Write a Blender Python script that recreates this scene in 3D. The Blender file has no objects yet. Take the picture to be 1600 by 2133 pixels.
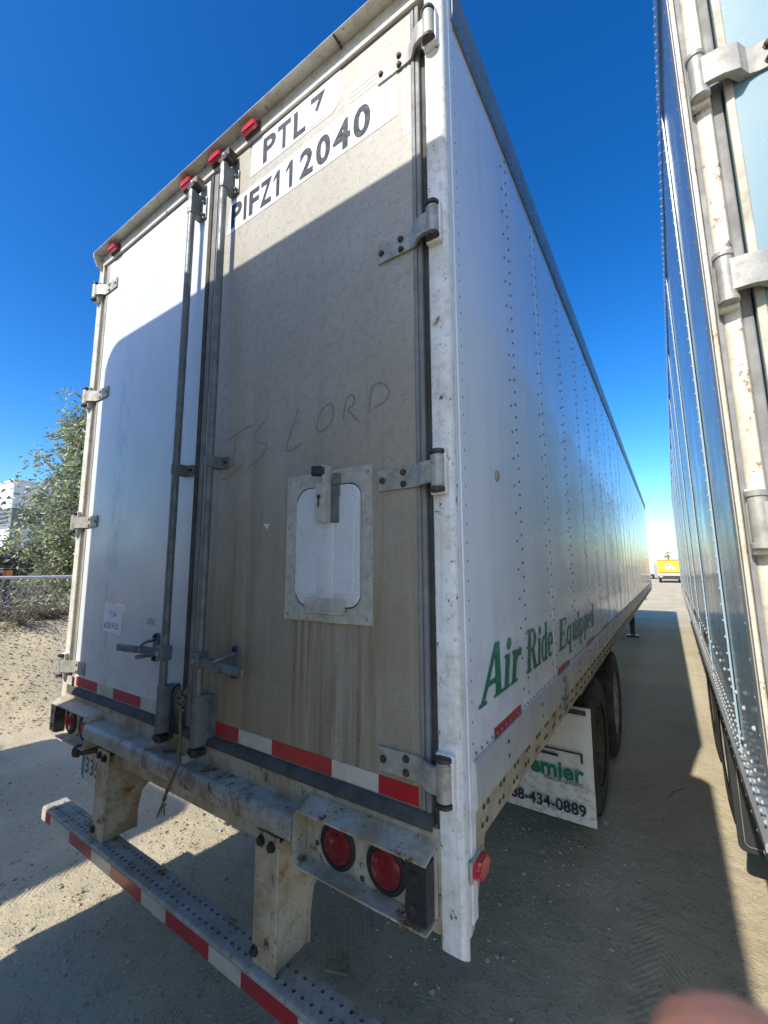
import bpy, bmesh, math, random
from mathutils import Vector, Matrix, noise

random.seed(7)
sc = bpy.context.scene
COL = sc.collection
R = math.radians

# ------------------------------------------------------------------ camera
CAM = Vector((0.5081, -1.1371, 1.9059))
YAW, PITCH, ROLL, FPX = 0.58883, 0.13037, -0.00387, 876.77
_f = Vector((-math.sin(YAW) * math.cos(PITCH), math.cos(YAW) * math.cos(PITCH), math.sin(PITCH)))
_r0 = Vector((math.cos(YAW), math.sin(YAW), 0))
_u0 = _r0.cross(_f)
_r = _r0 * math.cos(ROLL) + _u0 * math.sin(ROLL)
_u = _u0 * math.cos(ROLL) - _r0 * math.sin(ROLL)
cd = bpy.data.cameras.new('camera')
cam = bpy.data.objects.new('camera', cd)
COL.objects.link(cam)
cam.matrix_world = Matrix(((_r.x, _u.x, -_f.x, CAM.x), (_r.y, _u.y, -_f.y, CAM.y), (_r.z, _u.z, -_f.z, CAM.z), (0, 0, 0, 1)))
cd.sensor_fit = 'HORIZONTAL'
cd.sensor_width = 36
cd.lens = FPX / 1600 * 36
cd.clip_start = 0.005
cd.clip_end = 3000
cd.dof.use_dof = True
cd.dof.focus_distance = 3.0
cd.dof.aperture_fstop = 19.7
sc.camera = cam

# ------------------------------------------------------------------ sky and sun
SUN = Vector((0.163, 1.17, -1.0)).normalized()          # direction the light travels
ELEV = math.asin(-SUN.z)
AZ = math.atan2(-SUN.x, -SUN.y)
w = bpy.data.worlds.new('World')
sc.world = w
w.use_nodes = True
wn = w.node_tree
bg = wn.nodes['Background']
sky = wn.nodes.new('ShaderNodeTexSky')
sky.sky_type = 'NISHITA'
sky.sun_disc = False
sky.sun_elevation = ELEV
sky.sun_rotation = AZ
sky.altitude = 0
sky.air_density = 1.0
sky.dust_density = 0.95
sky.ozone_density = 2.8
hs = wn.nodes.new('ShaderNodeHueSaturation')
hs.inputs['Saturation'].default_value = 1.38
wn.links.new(sky.outputs[0], hs.inputs['Color'])
gm = wn.nodes.new('ShaderNodeGamma')
gm.inputs[1].default_value = 1.25
wn.links.new(hs.outputs[0], gm.inputs[0])
wn.links.new(gm.outputs[0], bg.inputs[0])
bg.inputs[1].default_value = 0.068
sl = bpy.data.lights.new('sun', 'SUN')
sl.energy = 2.4
sl.angle = R(0.53)
sl.color = (1.0, 0.965, 0.89)
so = bpy.data.objects.new('sun', sl)
COL.objects.link(so)
so.rotation_euler = SUN.to_track_quat('-Z', 'Y').to_euler()
so.location = (-4, -20, 18)

sc.view_settings.view_transform = 'Standard'
sc.view_settings.look = 'None'
sc.view_settings.gamma = 1
sc.view_settings.exposure = 1.4
sc.view_settings.use_curve_mapping = False
sc.render.engine = 'CYCLES'
sc.cycles.use_denoising = True
sc.cycles.caustics_reflective = True
sc.cycles.blur_glossy = 1.0
sc.cycles.max_bounces = 8
sc.cycles.sample_clamp_indirect = 8

# ------------------------------------------------------------------ helpers
OFF = {}

def link(o):
    COL.objects.link(o)
    return o

def thing(name, loc, label, cat, group=None, rot=None, local=False):
    o = bpy.data.objects.new(name, None)
    o.empty_display_size = 0.2
    link(o)
    o.location = loc
    if rot:
        o.rotation_euler = rot
    o['label'] = label
    o['category'] = cat
    if group:
        o['group'] = group
    OFF[o.name] = Vector((0, 0, 0)) if local else Vector(loc)
    return o

def tag(o, label=None, cat=None, group=None, kind=None):
    if label: o['label'] = label
    if cat: o['category'] = cat
    if group: o['group'] = group
    if kind: o['kind'] = kind
    return o

def part(name, bm, mat, parent=None, smooth=None, label=None, kind=None):
    """link a bmesh as one mesh object; vertices are given in the thing's frame"""
    me = bpy.data.meshes.new(name)
    bmesh.ops.recalc_face_normals(bm, faces=bm.faces)
    if smooth is True:
        for f in bm.faces: f.smooth = True
    elif smooth is not None:
        for f in bm.faces: f.smooth = True
        for e in bm.edges:
            if len(e.link_faces) == 2 and e.calc_face_angle(0) > R(smooth):
                e.smooth = False
    bm.to_mesh(me)
    bm.free()
    me.materials.append(MAT[mat] if isinstance(mat, str) else mat)
    o = bpy.data.objects.new(name, me)
    link(o)
    if parent is not None:
        o.parent = parent
        if parent.type == 'EMPTY' and parent.name in OFF:
            o.location = -OFF[parent.name]
    if label: o['label'] = label
    if kind: o['kind'] = kind
    return o

def NB():
    return bmesh.new()

def box(bm, x0, x1, y0, y1, z0, z1, r=0.0, seg=2):
    m = Matrix.Translation(((x0 + x1) / 2, (y0 + y1) / 2, (z0 + z1) / 2)) @ Matrix.Diagonal((abs(x1 - x0), abs(y1 - y0), abs(z1 - z0), 1))
    g = bmesh.ops.create_cube(bm, size=1, matrix=m)
    if r > 0:
        es = list({e for v in g['verts'] for e in v.link_edges})
        bmesh.ops.bevel(bm, geom=es, offset=r, segments=seg, affect='EDGES', profile=0.5)
    return bm

def frame_of(d):
    d = d.normalized()
    a = Vector((0, 0, 1)) if abs(d.z) < .9 else Vector((1, 0, 0))
    u = d.cross(a).normalized()
    return u, d.cross(u)

def tube(bm, pts, r, n=8, cap=True):
    pts = [Vector(p) for p in pts]
    rs = r if isinstance(r, (list, tuple)) else [r] * len(pts)
    rings = []
    u = None
    for i, p in enumerate(pts):
        d = (pts[min(i + 1, len(pts) - 1)] - pts[max(i - 1, 0)]).normalized()
        if u is None:
            u, v = frame_of(d)
        else:
            u = (u - d * u.dot(d)).normalized()
            v = d.cross(u)
        rings.append([bm.verts.new(p + (u * math.cos(2 * math.pi * k / n) + v * math.sin(2 * math.pi * k / n)) * rs[i]) for k in range(n)])
    for a, b in zip(rings, rings[1:]):
        for k in range(n):
            bm.faces.new((a[k], a[(k + 1) % n], b[(k + 1) % n], b[k]))
    if cap:
        bm.faces.new(list(reversed(rings[0])))
        bm.faces.new(rings[-1])
    return bm

def cyl(bm, p0, p1, r, n=12):
    return tube(bm, [p0, p1], r, n)

def lathe(bm, prof, c, axis, n=32, close=True):
    """prof: list of (distance along axis, radius)"""
    axis = Vector(axis).normalized()
    u, v = frame_of(axis)
    c = Vector(c)
    rings = []
    for a, r in prof:
        if r < 1e-6:
            rings.append([bm.verts.new(c + axis * a)])
        else:
            rings.append([bm.verts.new(c + axis * a + (u * math.cos(2 * math.pi * k / n) + v * math.sin(2 * math.pi * k / n)) * r) for k in range(n)])
    for a, b in zip(rings, rings[1:]):
        for k in range(n):
            k2 = (k + 1) % n
            if len(a) == 1 and len(b) == 1: continue
            if len(a) == 1: bm.faces.new((a[0], b[k2], b[k]))
            elif len(b) == 1: bm.faces.new((a[k], a[k2], b[0]))
            else: bm.faces.new((a[k], a[k2], b[k2], b[k]))
    return bm

def prism(bm, poly, f, t0, t1):
    """extrude the 2-D polygon poly; f(a, b, t) gives the 3-D point"""
    A = [bm.verts.new(f(a, b, t0)) for a, b in poly]
    B = [bm.verts.new(f(a, b, t1)) for a, b in poly]
    n = len(poly)
    bm.faces.new(A)
    bm.faces.new(list(reversed(B)))
    for i in range(n):
        bm.faces.new((A[i], B[i], B[(i + 1) % n], A[(i + 1) % n]))
    return bm

RXZ = lambda y0=0: (lambda a, b, t: Vector((a, y0 + t, b)))     # polygon in the rear plane
SYZ = lambda a, b, t: Vector((t, a, b))                           # polygon in a side plane

def dome(bm, c, nrm, r, h, n=6):
    return lathe(bm, [(0, r), (h * .7, r * .72), (h, 0)], c, nrm, n)

class FM:
    """fast accumulator for very many small pieces joined into one mesh"""
    def __init__(s):
        s.v, s.f = [], []
    def add(s, vs, fs):
        o = len(s.v)
        s.v += vs
        s.f += [tuple(i + o for i in f) for f in fs]
    def dome(s, c, ax, r, h, n=6):
        """rivet head; ax: 0 faces +x, 1 faces -y"""
        vs = []
        for rr, hh in ((r, 0), (r * .72, h * .7)):
            for k in range(n):
                a, b = rr * math.cos(6.2832 * k / n), rr * math.sin(6.2832 * k / n)
                vs.append((c[0] + hh, c[1] + a, c[2] + b) if ax == 0 else ((c[0] - hh, c[1] - a, c[2] + b) if ax == 2 else (c[0] + a, c[1] - hh, c[2] + b)))
        vs.append((c[0] + h, c[1], c[2]) if ax == 0 else ((c[0] - h, c[1], c[2]) if ax == 2 else (c[0], c[1] - h, c[2])))
        fs = [(k, (k + 1) % n, n + (k + 1) % n, n + k) for k in range(n)] + [(n + k, n + (k + 1) % n, 2 * n) for k in range(n)]
        s.add(vs, fs)
    def build(s, name, mat, parent=None, smooth=False, kind='stuff', label=None):
        me = bpy.data.meshes.new(name)
        me.from_pydata(s.v, [], s.f)
        if smooth: me.shade_smooth()
        me.materials.append(MAT[mat])
        o = link(bpy.data.objects.new(name, me))
        if parent is not None:
            o.parent = parent
            if parent.type == 'EMPTY' and parent.name in OFF: o.location = -OFF[parent.name]
        if kind: o['kind'] = kind
        if label: o['label'] = label
        return o

ICO = bmesh.new()
bmesh.ops.create_icosphere(ICO, subdivisions=1, radius=1)
ICO_V = [v.co.copy() for v in ICO.verts]
ICO_F = [tuple(v.index for v in f.verts) for f in ICO.faces]
ICO.free()

def bolt(bm, c, nrm, r, h, n=6):
    lathe(bm, [(0, r * 1.35), (h * .25, r * 1.35), (h * .25, r), (h * .9, r), (h, r * .8), (h, 0)], c, nrm, n)
    return bm

def ribbon(bm, pts, wd, f):
    """flat stroke along 2-D pts, mapped by f(a, b)"""
    pts = [Vector(p) for p in pts]
    L, Rr = [], []
    for i, p in enumerate(pts):
        d = (pts[min(i + 1, len(pts) - 1)] - pts[max(i - 1, 0)]).normalized()
        nn = Vector((-d.y, d.x))
        t = wd * (.5 if 0 < i < len(pts) - 1 else .3)
        L.append(bm.verts.new(f(*(p + nn * t))))
        Rr.append(bm.verts.new(f(*(p - nn * t))))
    for i in range(len(pts) - 1):
        bm.faces.new((L[i], L[i + 1], Rr[i + 1], Rr[i]))
    return bm

def smooth2d(pts, it=2):
    pts = [Vector(p) for p in pts]
    for _ in range(it):
        q = [pts[0]]
        for a, b in zip(pts, pts[1:]):
            q += [a * .75 + b * .25, a * .25 + b * .75]
        q.append(pts[-1])
        pts = q
    return pts

def lettering(name, text, rect, f, mat, parent, bold=.012, shear=0, spacing=1.0, label=None, depth=.0006):
    """flat lettering fitted into rect (a0, b0, a1, b1) of the plane f(a, b, t)"""
    cu = bpy.data.curves.new(name, 'FONT')
    cu.body = text
    cu.offset = bold
    cu.shear = shear
    cu.space_character = spacing
    cu.resolution_u = 6
    t = bpy.data.objects.new(name, cu)
    link(t)
    dg = bpy.context.evaluated_depsgraph_get()
    me = bpy.data.meshes.new_from_object(t.evaluated_get(dg))
    bpy.data.objects.remove(t)
    bpy.data.curves.remove(cu)
    xs = [v.co.x for v in me.vertices]
    ys = [v.co.y for v in me.vertices]
    x0, x1, y0, y1 = min(xs), max(xs), min(ys), max(ys)
    a0, b0, a1, b1 = rect
    for v in me.vertices:
        v.co = f(a0 + (v.co.x - x0) / (x1 - x0) * (a1 - a0), b0 + (v.co.y - y0) / (y1 - y0) * (b1 - b0), depth)
    me.materials.append(MAT[mat])
    o = bpy.data.objects.new(name, me)
    link(o)
    o.parent = parent
    if parent.type == 'EMPTY' and parent.name in OFF:
        o.location = -OFF[parent.name]
    if label: o['label'] = label
    return o

def copy_tree(o, parent=None):
    c = o.copy()
    link(c)
    if parent is not None:
        c.parent = parent
    for ch in list(o.children):
        copy_tree(ch, c)
    return c

# ------------------------------------------------------------------ materials
MAT = {}

class NT:
    def __init__(s, name):
        s.m = bpy.data.materials.new(name)
        s.m.use_nodes = True
        s.t = s.m.node_tree
        s.b = s.t.nodes['Principled BSDF']
        MAT[name] = s.m
        s._co = None

    def n(s, ty, **kw):
        nd = s.t.nodes.new(ty)
        for k, v in kw.items():
            setattr(nd, k, v)
        return nd

    def put(s, sock, v):
        if hasattr(v, 'is_output') or hasattr(v, 'links'):
            s.t.links.new(v, sock)
        else:
            sock.default_value = v

    def co(s, scale=(1, 1, 1), kind='Object', loc=(0, 0, 0)):
        if s._co is None:
            s._co = s.n('ShaderNodeTexCoord')
        mp = s.n('ShaderNodeMapping')
        mp.inputs['Scale'].default_value = scale
        mp.inputs['Location'].default_value = loc
        s.t.links.new(s._co.outputs[kind], mp.inputs[0])
        return mp.outputs[0]

    def noise(s, scale, detail=3, rough=.55, vec=None, dist=0):
        nd = s.n('ShaderNodeTexNoise')
        nd.inputs['Scale'].default_value = scale
        nd.inputs['Detail'].default_value = detail
        nd.inputs['Roughness'].default_value = rough
        nd.inputs['Distortion'].default_value = dist
        s.t.links.new(vec if vec is not None else s.co(), nd.inputs['Vector'])
        return nd.outputs['Fac']

    def voro(s, scale, vec=None, feature='F1', out='Distance'):
        nd = s.n('ShaderNodeTexVoronoi', feature=feature)
        nd.inputs['Scale'].default_value = scale
        s.t.links.new(vec if vec is not None else s.co(), nd.inputs['Vector'])
        return nd.outputs[out]

    def ramp(s, fac, lo, hi, a=0.0, b=1.0):
        nd = s.n('ShaderNodeMapRange')
        nd.interpolation_type = 'SMOOTHSTEP'
        nd.inputs['From Min'].default_value = lo
        nd.inputs['From Max'].default_value = hi
        nd.inputs['To Min'].default_value = a
        nd.inputs['To Max'].default_value = b
        s.t.links.new(fac, nd.inputs['Value'])
        return nd.outputs[0]

    def math(s, op, a, b=0.0):
        nd = s.n('ShaderNodeMath', operation=op)
        s.put(nd.inputs[0], a)
        s.put(nd.inputs[1], b)
        return nd.outputs[0]

    def mix(s, fac, a, b):
        nd = s.n('ShaderNodeMix', data_type='RGBA')
        s.put(nd.inputs[0], fac)
        for sk, v in ((nd.inputs[6], a), (nd.inputs[7], b)):
            s.put(sk, (*v, 1) if isinstance(v, tuple) and len(v) == 3 else v)
        return nd.outputs[2]

    def z(s, kind='Object'):
        sp = s.n('ShaderNodeSeparateXYZ')
        s.t.links.new(s.co(kind=kind), sp.inputs[0])
        return sp.outputs[2]

    def xyz(s, k):
        sp = s.n('ShaderNodeSeparateXYZ')
        s.t.links.new(s.co(), sp.inputs[0])
        return sp.outputs[k]

    def set(s, col=None, rough=None, metal=None, coat=None, coat_r=.05, spec=None, trans=None, sheen=None):
        b = s.b.inputs
        if col is not None: s.put(b['Base Color'], (*col, 1) if isinstance(col, tuple) and len(col) == 3 else col)
        if rough is not None: s.put(b['Roughness'], rough)
        if metal is not None: s.put(b['Metallic'], metal)
        if coat is not None:
            s.put(b['Coat Weight'], coat)
            b['Coat Roughness'].default_value = coat_r
        if spec is not None: s.put(b['Specular IOR Level'], spec)
        if trans is not None: s.put(b['Transmission Weight'], trans)
        return s

    def bump(s, h, strength=.3, dist=.01):
        nd = s.n('ShaderNodeBump')
        nd.inputs['Strength'].default_value = strength
        nd.inputs['Distance'].default_value = dist
        s.t.links.new(h, nd.inputs['Height'])
        old = s.b.inputs['Normal'].links
        if old:
            s.t.links.new(old[0].from_socket, nd.inputs['Normal'])
        s.t.links.new(nd.outputs[0], s.b.inputs['Normal'])
        return s

def plain(name, col, rough=.5, metal=0, coat=0, var=.12, scale=9, bump=0, bscale=60):
    s = NT(name)
    d = tuple(c * (1 - var * 1.6) for c in col)
    s.set(s.mix(s.ramp(s.noise(scale, 5, .65), .3, .7), col, d), s.ramp(s.noise(scale * 2, 3), .3, .7, max(.03, rough - .1), min(1, rough + .1)), metal, coat)
    if bump: s.bump(s.noise(bscale, 4), bump, .004)
    return s

# clean glossy white paint of the trailer sides
s = NT('side_white')
dirt = s.ramp(s.noise(1, 4, .6, s.co((.8, 14, 1.2))), .48, .75, 0, .35)
c = s.mix(dirt, (.72, .73, .73), (.55, .54, .49))
low = s.math('MULTIPLY', s.ramp(s.z(), 2.2, 1.25), s.ramp(s.noise(7, 5, .7), .4, .7, 0, .5))
s.set(s.mix(low, c, (.50, .48, .42)), s.ramp(s.noise(4, 4), .3, .7, .17, .28), 0, .38, .06)
s.bump(s.noise(3.2, 2, .4, s.co((1, 1, .35))), .05, .02)
s.bump(s.noise(420, 2), .02, .001)

s = NT('side_blue')
dirt = s.ramp(s.noise(1, 4, .6, s.co((.8, 12, 1.0))), .45, .75, 0, .5)
c = s.mix(dirt, (.33, .44, .50), (.38, .41, .41))
s.set(c, s.ramp(s.noise(4, 4), .3, .7, .20, .32), 0, .30, .10)
s.bump(s.noise(2.6, 2, .4, s.co((1, 1, .4))), .05, .02)

s = NT('door_blue')
c = s.mix(s.ramp(s.noise(5, 5, .6), .4, .75, 0, .45), (.115, .215, .25), (.18, .26, .27))
s.set(s.mix(s.ramp(s.noise(60, 3), .66, .72, 0, .5), c, (.25, .33, .36)), .42, 0, .2, .2)

s = NT('door_white')
c = s.mix(s.ramp(s.noise(1, 4, .6, s.co((20, 20, 1.6))), .5, .8, 0, .35), (.60, .615, .61), (.47, .465, .43))
low = s.math('MULTIPLY', s.ramp(s.z(), 2.4, 1.2), s.ramp(s.noise(9, 6, .7), .35, .7, 0, .5))
c = s.mix(low, c, (.47, .45, .40))
sx = s.math('ABSOLUTE', s.math('ADD', s.xyz(0), 2.10))
sm_ = s.math('MULTIPLY', s.ramp(sx, .10, .03), s.math('MULTIPLY', s.ramp(s.noise(18, 5, .7, s.co((1, 1, .35))), .42, .62), s.ramp(s.z(), 3.6, 2.6)))
c = s.mix(s.math('MULTIPLY', sm_, .55), c, (.36, .36, .34))
s.set(s.mix(s.ramp(s.noise(34, 3, .5, s.co((1, 1, .8))), .70, .76, 0, .5), c, (.40, .40, .40)), s.ramp(s.noise(5, 3), .3, .7, .30, .42), 0, .12, .15)
s.bump(s.noise(3, 3, .5), .06, .012)

s = NT('door_grime')
big = s.ramp(s.noise(2.2, 6, .65), .3, .7)
c = s.mix(big, (.455, .425, .36), (.365, .335, .27))
st = s.ramp(s.noise(1, 6, .7, s.co((17, 17, .7)), 1.0), .44, .62)
gz = s.ramp(s.z(), 3.0, 1.5, .12, 1)
c = s.mix(s.math('MULTIPLY', gz, s.ramp(s.noise(3.1, 6, .7, s.co((1, 1, .6))), .3, .62, .55, .92)), c, (.255, .180, .095))
c = s.mix(s.math('MULTIPLY', st, s.math('MULTIPLY', gz, .40)), c, (.40, .335, .235))
st2 = s.ramp(s.noise(1, 5, .7, s.co((6.5, 6.5, .45), loc=(3, 1, 7)), 1.2), .48, .64)
c = s.mix(s.math('MULTIPLY', st2, s.math('MULTIPLY', gz, .60)), c, (.175, .115, .055))
hx = s.ramp(s.math('ABSOLUTE', s.math('ADD', s.xyz(0), .49)), .26, .16)
run = s.math('MULTIPLY', hx, s.ramp(s.z(), 1.80, 1.70))
d1 = s.ramp(s.noise(1, 6, .7, s.co((46, 46, 1.0), loc=(1, 0, 4))), .50, .62)
d2 = s.ramp(s.noise(1, 6, .7, s.co((30, 30, .8), loc=(7, 0, 2))), .52, .64)
c = s.mix(s.math('MULTIPLY', s.math('MULTIPLY', run, d1), .45), c, (.46, .41, .32))
c = s.mix(s.math('MULTIPLY', s.math('MULTIPLY', run, d2), .75), c, (.16, .085, .035))
blot = s.ramp(s.noise(33, 7, .78), .48, .64, 0, .62)
c = s.mix(blot, c, (.25, .215, .155))
sp = s.noise(230, 3, .7)
c = s.mix(s.ramp(sp, .50, .66, 0, .7), c, (.19, .155, .10))
c = s.mix(s.ramp(sp, .48, .32, 0, .45), c, (.56, .52, .44))
s.set(c, .55, 0, .08, .35)
s.bump(sp, .12, .002)
s.bump(s.noise(2.4, 3, .5), .06, .012)

s = NT('hatch_white')
c = s.mix(s.ramp(s.noise(210, 3, .7), .54, .66, 0, .8), (.66, .67, .66), (.36, .33, .27))
c = s.mix(s.ramp(s.noise(6, 5), .45, .7, 0, .4), c, (.52, .49, .42))
s.set(c, .4, 0, .2, .2)

s = NT('sign_white')
s.set(s.mix(s.ramp(s.noise(6, 4), .45, .75, 0, .3), (.80, .82, .83), (.66, .66, .62)), .35)

# cream frame paint with rust and grime
def rusty(name, base, rust_lo=.60, grime=.5, scale=5):
    s = NT(name)
    g = s.ramp(s.noise(5.5, 7, .72), .38, .66, 0, grime)
    c = s.mix(g, base, tuple(x * y for x, y in zip(base, (.56, .45, .30))))
    dr = s.ramp(s.noise(1, 4, .6, s.co((60, 60, 1.6), loc=(2, 5, 1))), .56, .70, 0, grime * .5)
    c = s.mix(dr, c, tuple(x * y for x, y in zip(base, (.55, .42, .28))))
    c = s.mix(s.ramp(s.noise(scale * 11, 5, .75), .52, .70, 0, .5), c, tuple(x * .40 for x in base))
    rn = s.noise(scale * 1.7, 9, .76)
    c = s.mix(s.ramp(rn, rust_lo - .06, rust_lo, 0, .4), c, (.36, .25, .14))
    c = s.mix(s.ramp(rn, rust_lo - .015, rust_lo + .02), c, (.24, .115, .045))
    c = s.mix(s.ramp(rn, rust_lo + .03, rust_lo + .06), c, (.075, .045, .028))
    chip = s.noise(scale * 7, 6, .75, s.co((1, 1, .7), loc=(5, 2, 1)))
    c = s.mix(s.ramp(chip, .625, .64), c, (.075, .062, .052))
    s.set(c, s.ramp(rn, .5, .7, .42, .85), 0, 0)
    s.bump(rn, .15, .004)
    s.bump(s.noise(120, 3), .08, .002)
    return s
rusty('frame_cream', (.49, .43, .32), .602, .95)
rusty('frame_white', (.73, .72, .67), .665, .45, 4)
s = rusty('bumper_paint', (.44, .415, .35), .60, .75, 6)
old = s.b.inputs['Base Color'].links[0].from_socket
nr = s.noise(1, 7, .74, s.co((16, 16, 7)))
m = s.math('MULTIPLY', s.ramp(s.math('ABSOLUTE', s.math('ADD', s.xyz(0), 1.12)), .62, .12), s.ramp(s.z(), .98, 1.04))
c = s.mix(s.math('MULTIPLY', m, s.ramp(nr, .44, .60, 0, .8)), old, (.21, .11, .045))
c = s.mix(s.math('MULTIPLY', m, s.ramp(nr, .56, .62)), c, (.055, .045, .038))
s.set(c)
rusty('blue_post', (.66, .60, .47), .598, .45, 5)
rusty('header_paint', (.66, .62, .52), .66, .45, 4)
rusty('post_cream', (.51, .445, .325), .592, .95, 6)
rusty('lamp_box', (.52, .47, .36), .588, .9, 7)

plain('galv', (.20, .21, .20), .5, .25, 0, .25, 14, .15, 90)
plain('hinge_alu', (.46, .43, .36), .5, .3, 0, .25, 25, .12, 150)
plain('alu_rail', (.52, .53, .53), .38, .45, 0, .15, 8, .05)
plain('rivet', (.20, .21, .215), .5, .2, 0, .2, 30)
plain('alu_dirty', (.50, .44, .32), .55, .1, 0, .3, 6, .12, 40)
plain('rail_dark', (.20, .22, .23), .4, .3, 0, .15, 8, .05)
plain('rail_band', (.56, .54, .49), .42, .25, 0, .12, 5, .05)
plain('rim_dark', (.10, .085, .065), .7, 0, 0, .4, 9, .1)
plain('tape_maroon', (.16, .03, .03), .4)
plain('hatch_frame', (.54, .50, .41), .42, .15, 0, .18, 30, .1, 150)
plain('rivet_bright', (.62, .60, .55), .4, .2, 0, .15, 40)
plain('steel_dark', (.085, .075, .065), .6, .4, 0, .4, 30, .2, 120)
plain('bolt_rust', (.12, .085, .06), .7, .3, 0, .4, 60)
plain('rubber', (.028, .028, .028), .62, 0, 0, .2, 20, .15, 80)
plain('gasket', (.088, .080, .066), .85, 0, 0, .25, 9, .12, 60)
plain('gasket_grey', (.24, .23, .21), .65, 0, 0, .2, 9, .1, 60)
plain('chassis', (.055, .052, .048), .75, 0, 0, .4, 9, .2, 40)
plain('rim_white', (.52, .49, .41), .5, 0, 0, .4, 10, .1)
plain('rope', (.19, .155, .075), .9, 0, 0, .3, 60, .4, 200)
plain('paper', (.78, .77, .78), .7, 0, 0, .05, 9)
plain('plastic_sleeve', (.66, .66, .60), .25, 0, .4, .1, 20)
plain('ink_purple', (.22, .10, .18), .6)
plain('ink_black', (.018, .018, .022), .5, 0, 0, .3, 40)
plain('letter_green', (.018, .19, .095), .35, 0, .3, .15, 20)
plain('letter_dark', (.022, .026, .036), .7, 0, 0, .3, 30)
plain('letter_peeled', (.52, .52, .50), .6, 0, 0, .2, 60)
plain('tape_ghost', (.64, .63, .57), .4, 0, 0, .1, 30)
plain('wiped', (.275, .24, .175), .5, 0, 0, .2, 80)
s = NT('flap_white')
c = s.mix(s.ramp(s.noise(6, 5, .65), .4, .7, 0, .35), (.64, .63, .57), (.48, .45, .38))
c = s.mix(s.math('MULTIPLY', s.ramp(s.z(), .75, .22, .15, 1), s.ramp(s.noise(22, 7, .78), .48, .60, 0, .75)), c, (.27, .215, .145))
s.set(c, .55)
s.bump(s.noise(5, 4), .2, .01)
plain('white_plastic', (.72, .72, .70), .4)
plain('plate_white', (.55, .56, .56), .45, 0, 0, .2, 30)
plain('plate_teal', (.05, .22, .28), .45)
plain('plate_ink', (.11, .07, .06), .5)
plain('skin', (.20, .095, .07), .5, 0, 0, .12, 40, .1, 300)
plain('nail', (.55, .30, .24), .3, 0, .3, .05)

for nm, col in (('tape_red', (.42, .012, .018)), ('tape_white', (.56, .52, .41))):
    s = NT(nm)
    v = s.voro(120)
    c = s.mix(s.ramp(s.noise(9, 6, .72), .42, .68, 0, .6), col, tuple(x * .5 + .03 for x in col))
    s.set(c, .28, 0, .4, .1)
    s.bump(v, .08, .002)
    s.bump(s.noise(14, 3), .10, .006)

s = NT('lens_red')
s.set(s.mix(s.ramp(s.noise(30, 4), .45, .75, 0, .5), (.20, .005, .007), (.11, .008, .008)), .22, 0, .6, .08)
s.bump(s.voro(55), .25, .004)
s = NT('lens_marker')
s.set(s.mix(s.ramp(s.noise(20, 4), .4, .7, 0, .4), (.50, .018, .03), (.34, .03, .04)), .25, 0, .6, .08)
plain('lens_amber', (.75, .26, .03), .3, 0, .4, .1)

s = NT('tyre')
dust = s.ramp(s.noise(8, 5, .65), .35, .7, .15, .75)
s.set(s.mix(dust, (.022, .021, .020), (.10, .086, .065)), .82)
s.bump(s.noise(50, 4), .2, .004)

# packed pale dirt with fine gravel
def dirt(name, a, b, dark, sc1=1.0):
    s = NT(name)
    v = s.co(kind='Object')
    big = s.ramp(s.noise(.55 * sc1, 6, .62, v), .35, .68)
    c = s.mix(big, a, b)
    tr = s.ramp(s.noise(1, 5, .6, s.co((1.5, .10, 1))), .48, .68, 0, .5)
    c = s.mix(tr, c, tuple(x * 1.12 for x in a))
    fine = s.noise(38 * sc1, 8, .74, v)
    c = s.mix(s.ramp(fine, .54, .68, 0, .7), c, dark)
    st = s.voro(75 * sc1, v)
    stn = s.ramp(st, .20, .42, 1, 0)
    keep = s.ramp(s.noise(9 * sc1, 4, .6, v), .50, .62)
    sm = s.math('MULTIPLY', stn, keep)
    pc = s.voro(75 * sc1, v, out='Color')
    bw = s.n('ShaderNodeRGBToBW')
    s.t.links.new(pc, bw.inputs[0])
    c = s.mix(s.math('MULTIPLY', sm, .6), c, s.mix(bw.outputs[0], tuple(x * .55 for x in a), tuple(min(.7, x * 1.35) for x in a)))
    s.set(c, .95, 0, 0, spec=.15)
    s.bump(s.noise(5 * sc1, 6, .65, v), .5, .04)
    s.bump(fine, .8, .014)
    s.bump(sm, .7, .008)
    return s
g_ = dirt('ground_dirt', (.545, .46, .305), (.44, .365, .235), (.17, .135, .085))
gx, gy = g_.xyz(0), g_.xyz(1)
tr_ = None
for xc_, wd_ in ((-2.92, .15), (-3.45, .15), (.34, .14), (-1.1, .14)):
    ax_ = g_.math('ABSOLUTE', g_.math('ADD', gx, -xc_))
    wv_ = g_.math('SINE', g_.math('ADD', g_.math('MULTIPLY', gy, 150.0), g_.math('MULTIPLY', ax_, 190.0)))
    m_ = g_.math('MULTIPLY', g_.math('MULTIPLY', wv_, g_.ramp(ax_, wd_, wd_ * .8)), g_.ramp(g_.noise(.9, 5), .40, .56))
    tr_ = m_ if tr_ is None else g_.math('ADD', tr_, m_)
g_.bump(tr_, .24, .006)
dirt('bank_dirt', (.58, .48, .31), (.46, .37, .23), (.22, .17, .10), .8)
s = NT('pebble')
oi = s.n('ShaderNodeObjectInfo')
s.set(s.mix(s.ramp(s.voro(9, out='Distance'), .1, .6), (.20, .175, .135), (.42, .385, .30)), .9)
s.bump(s.noise(90, 3), .3, .003)

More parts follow.
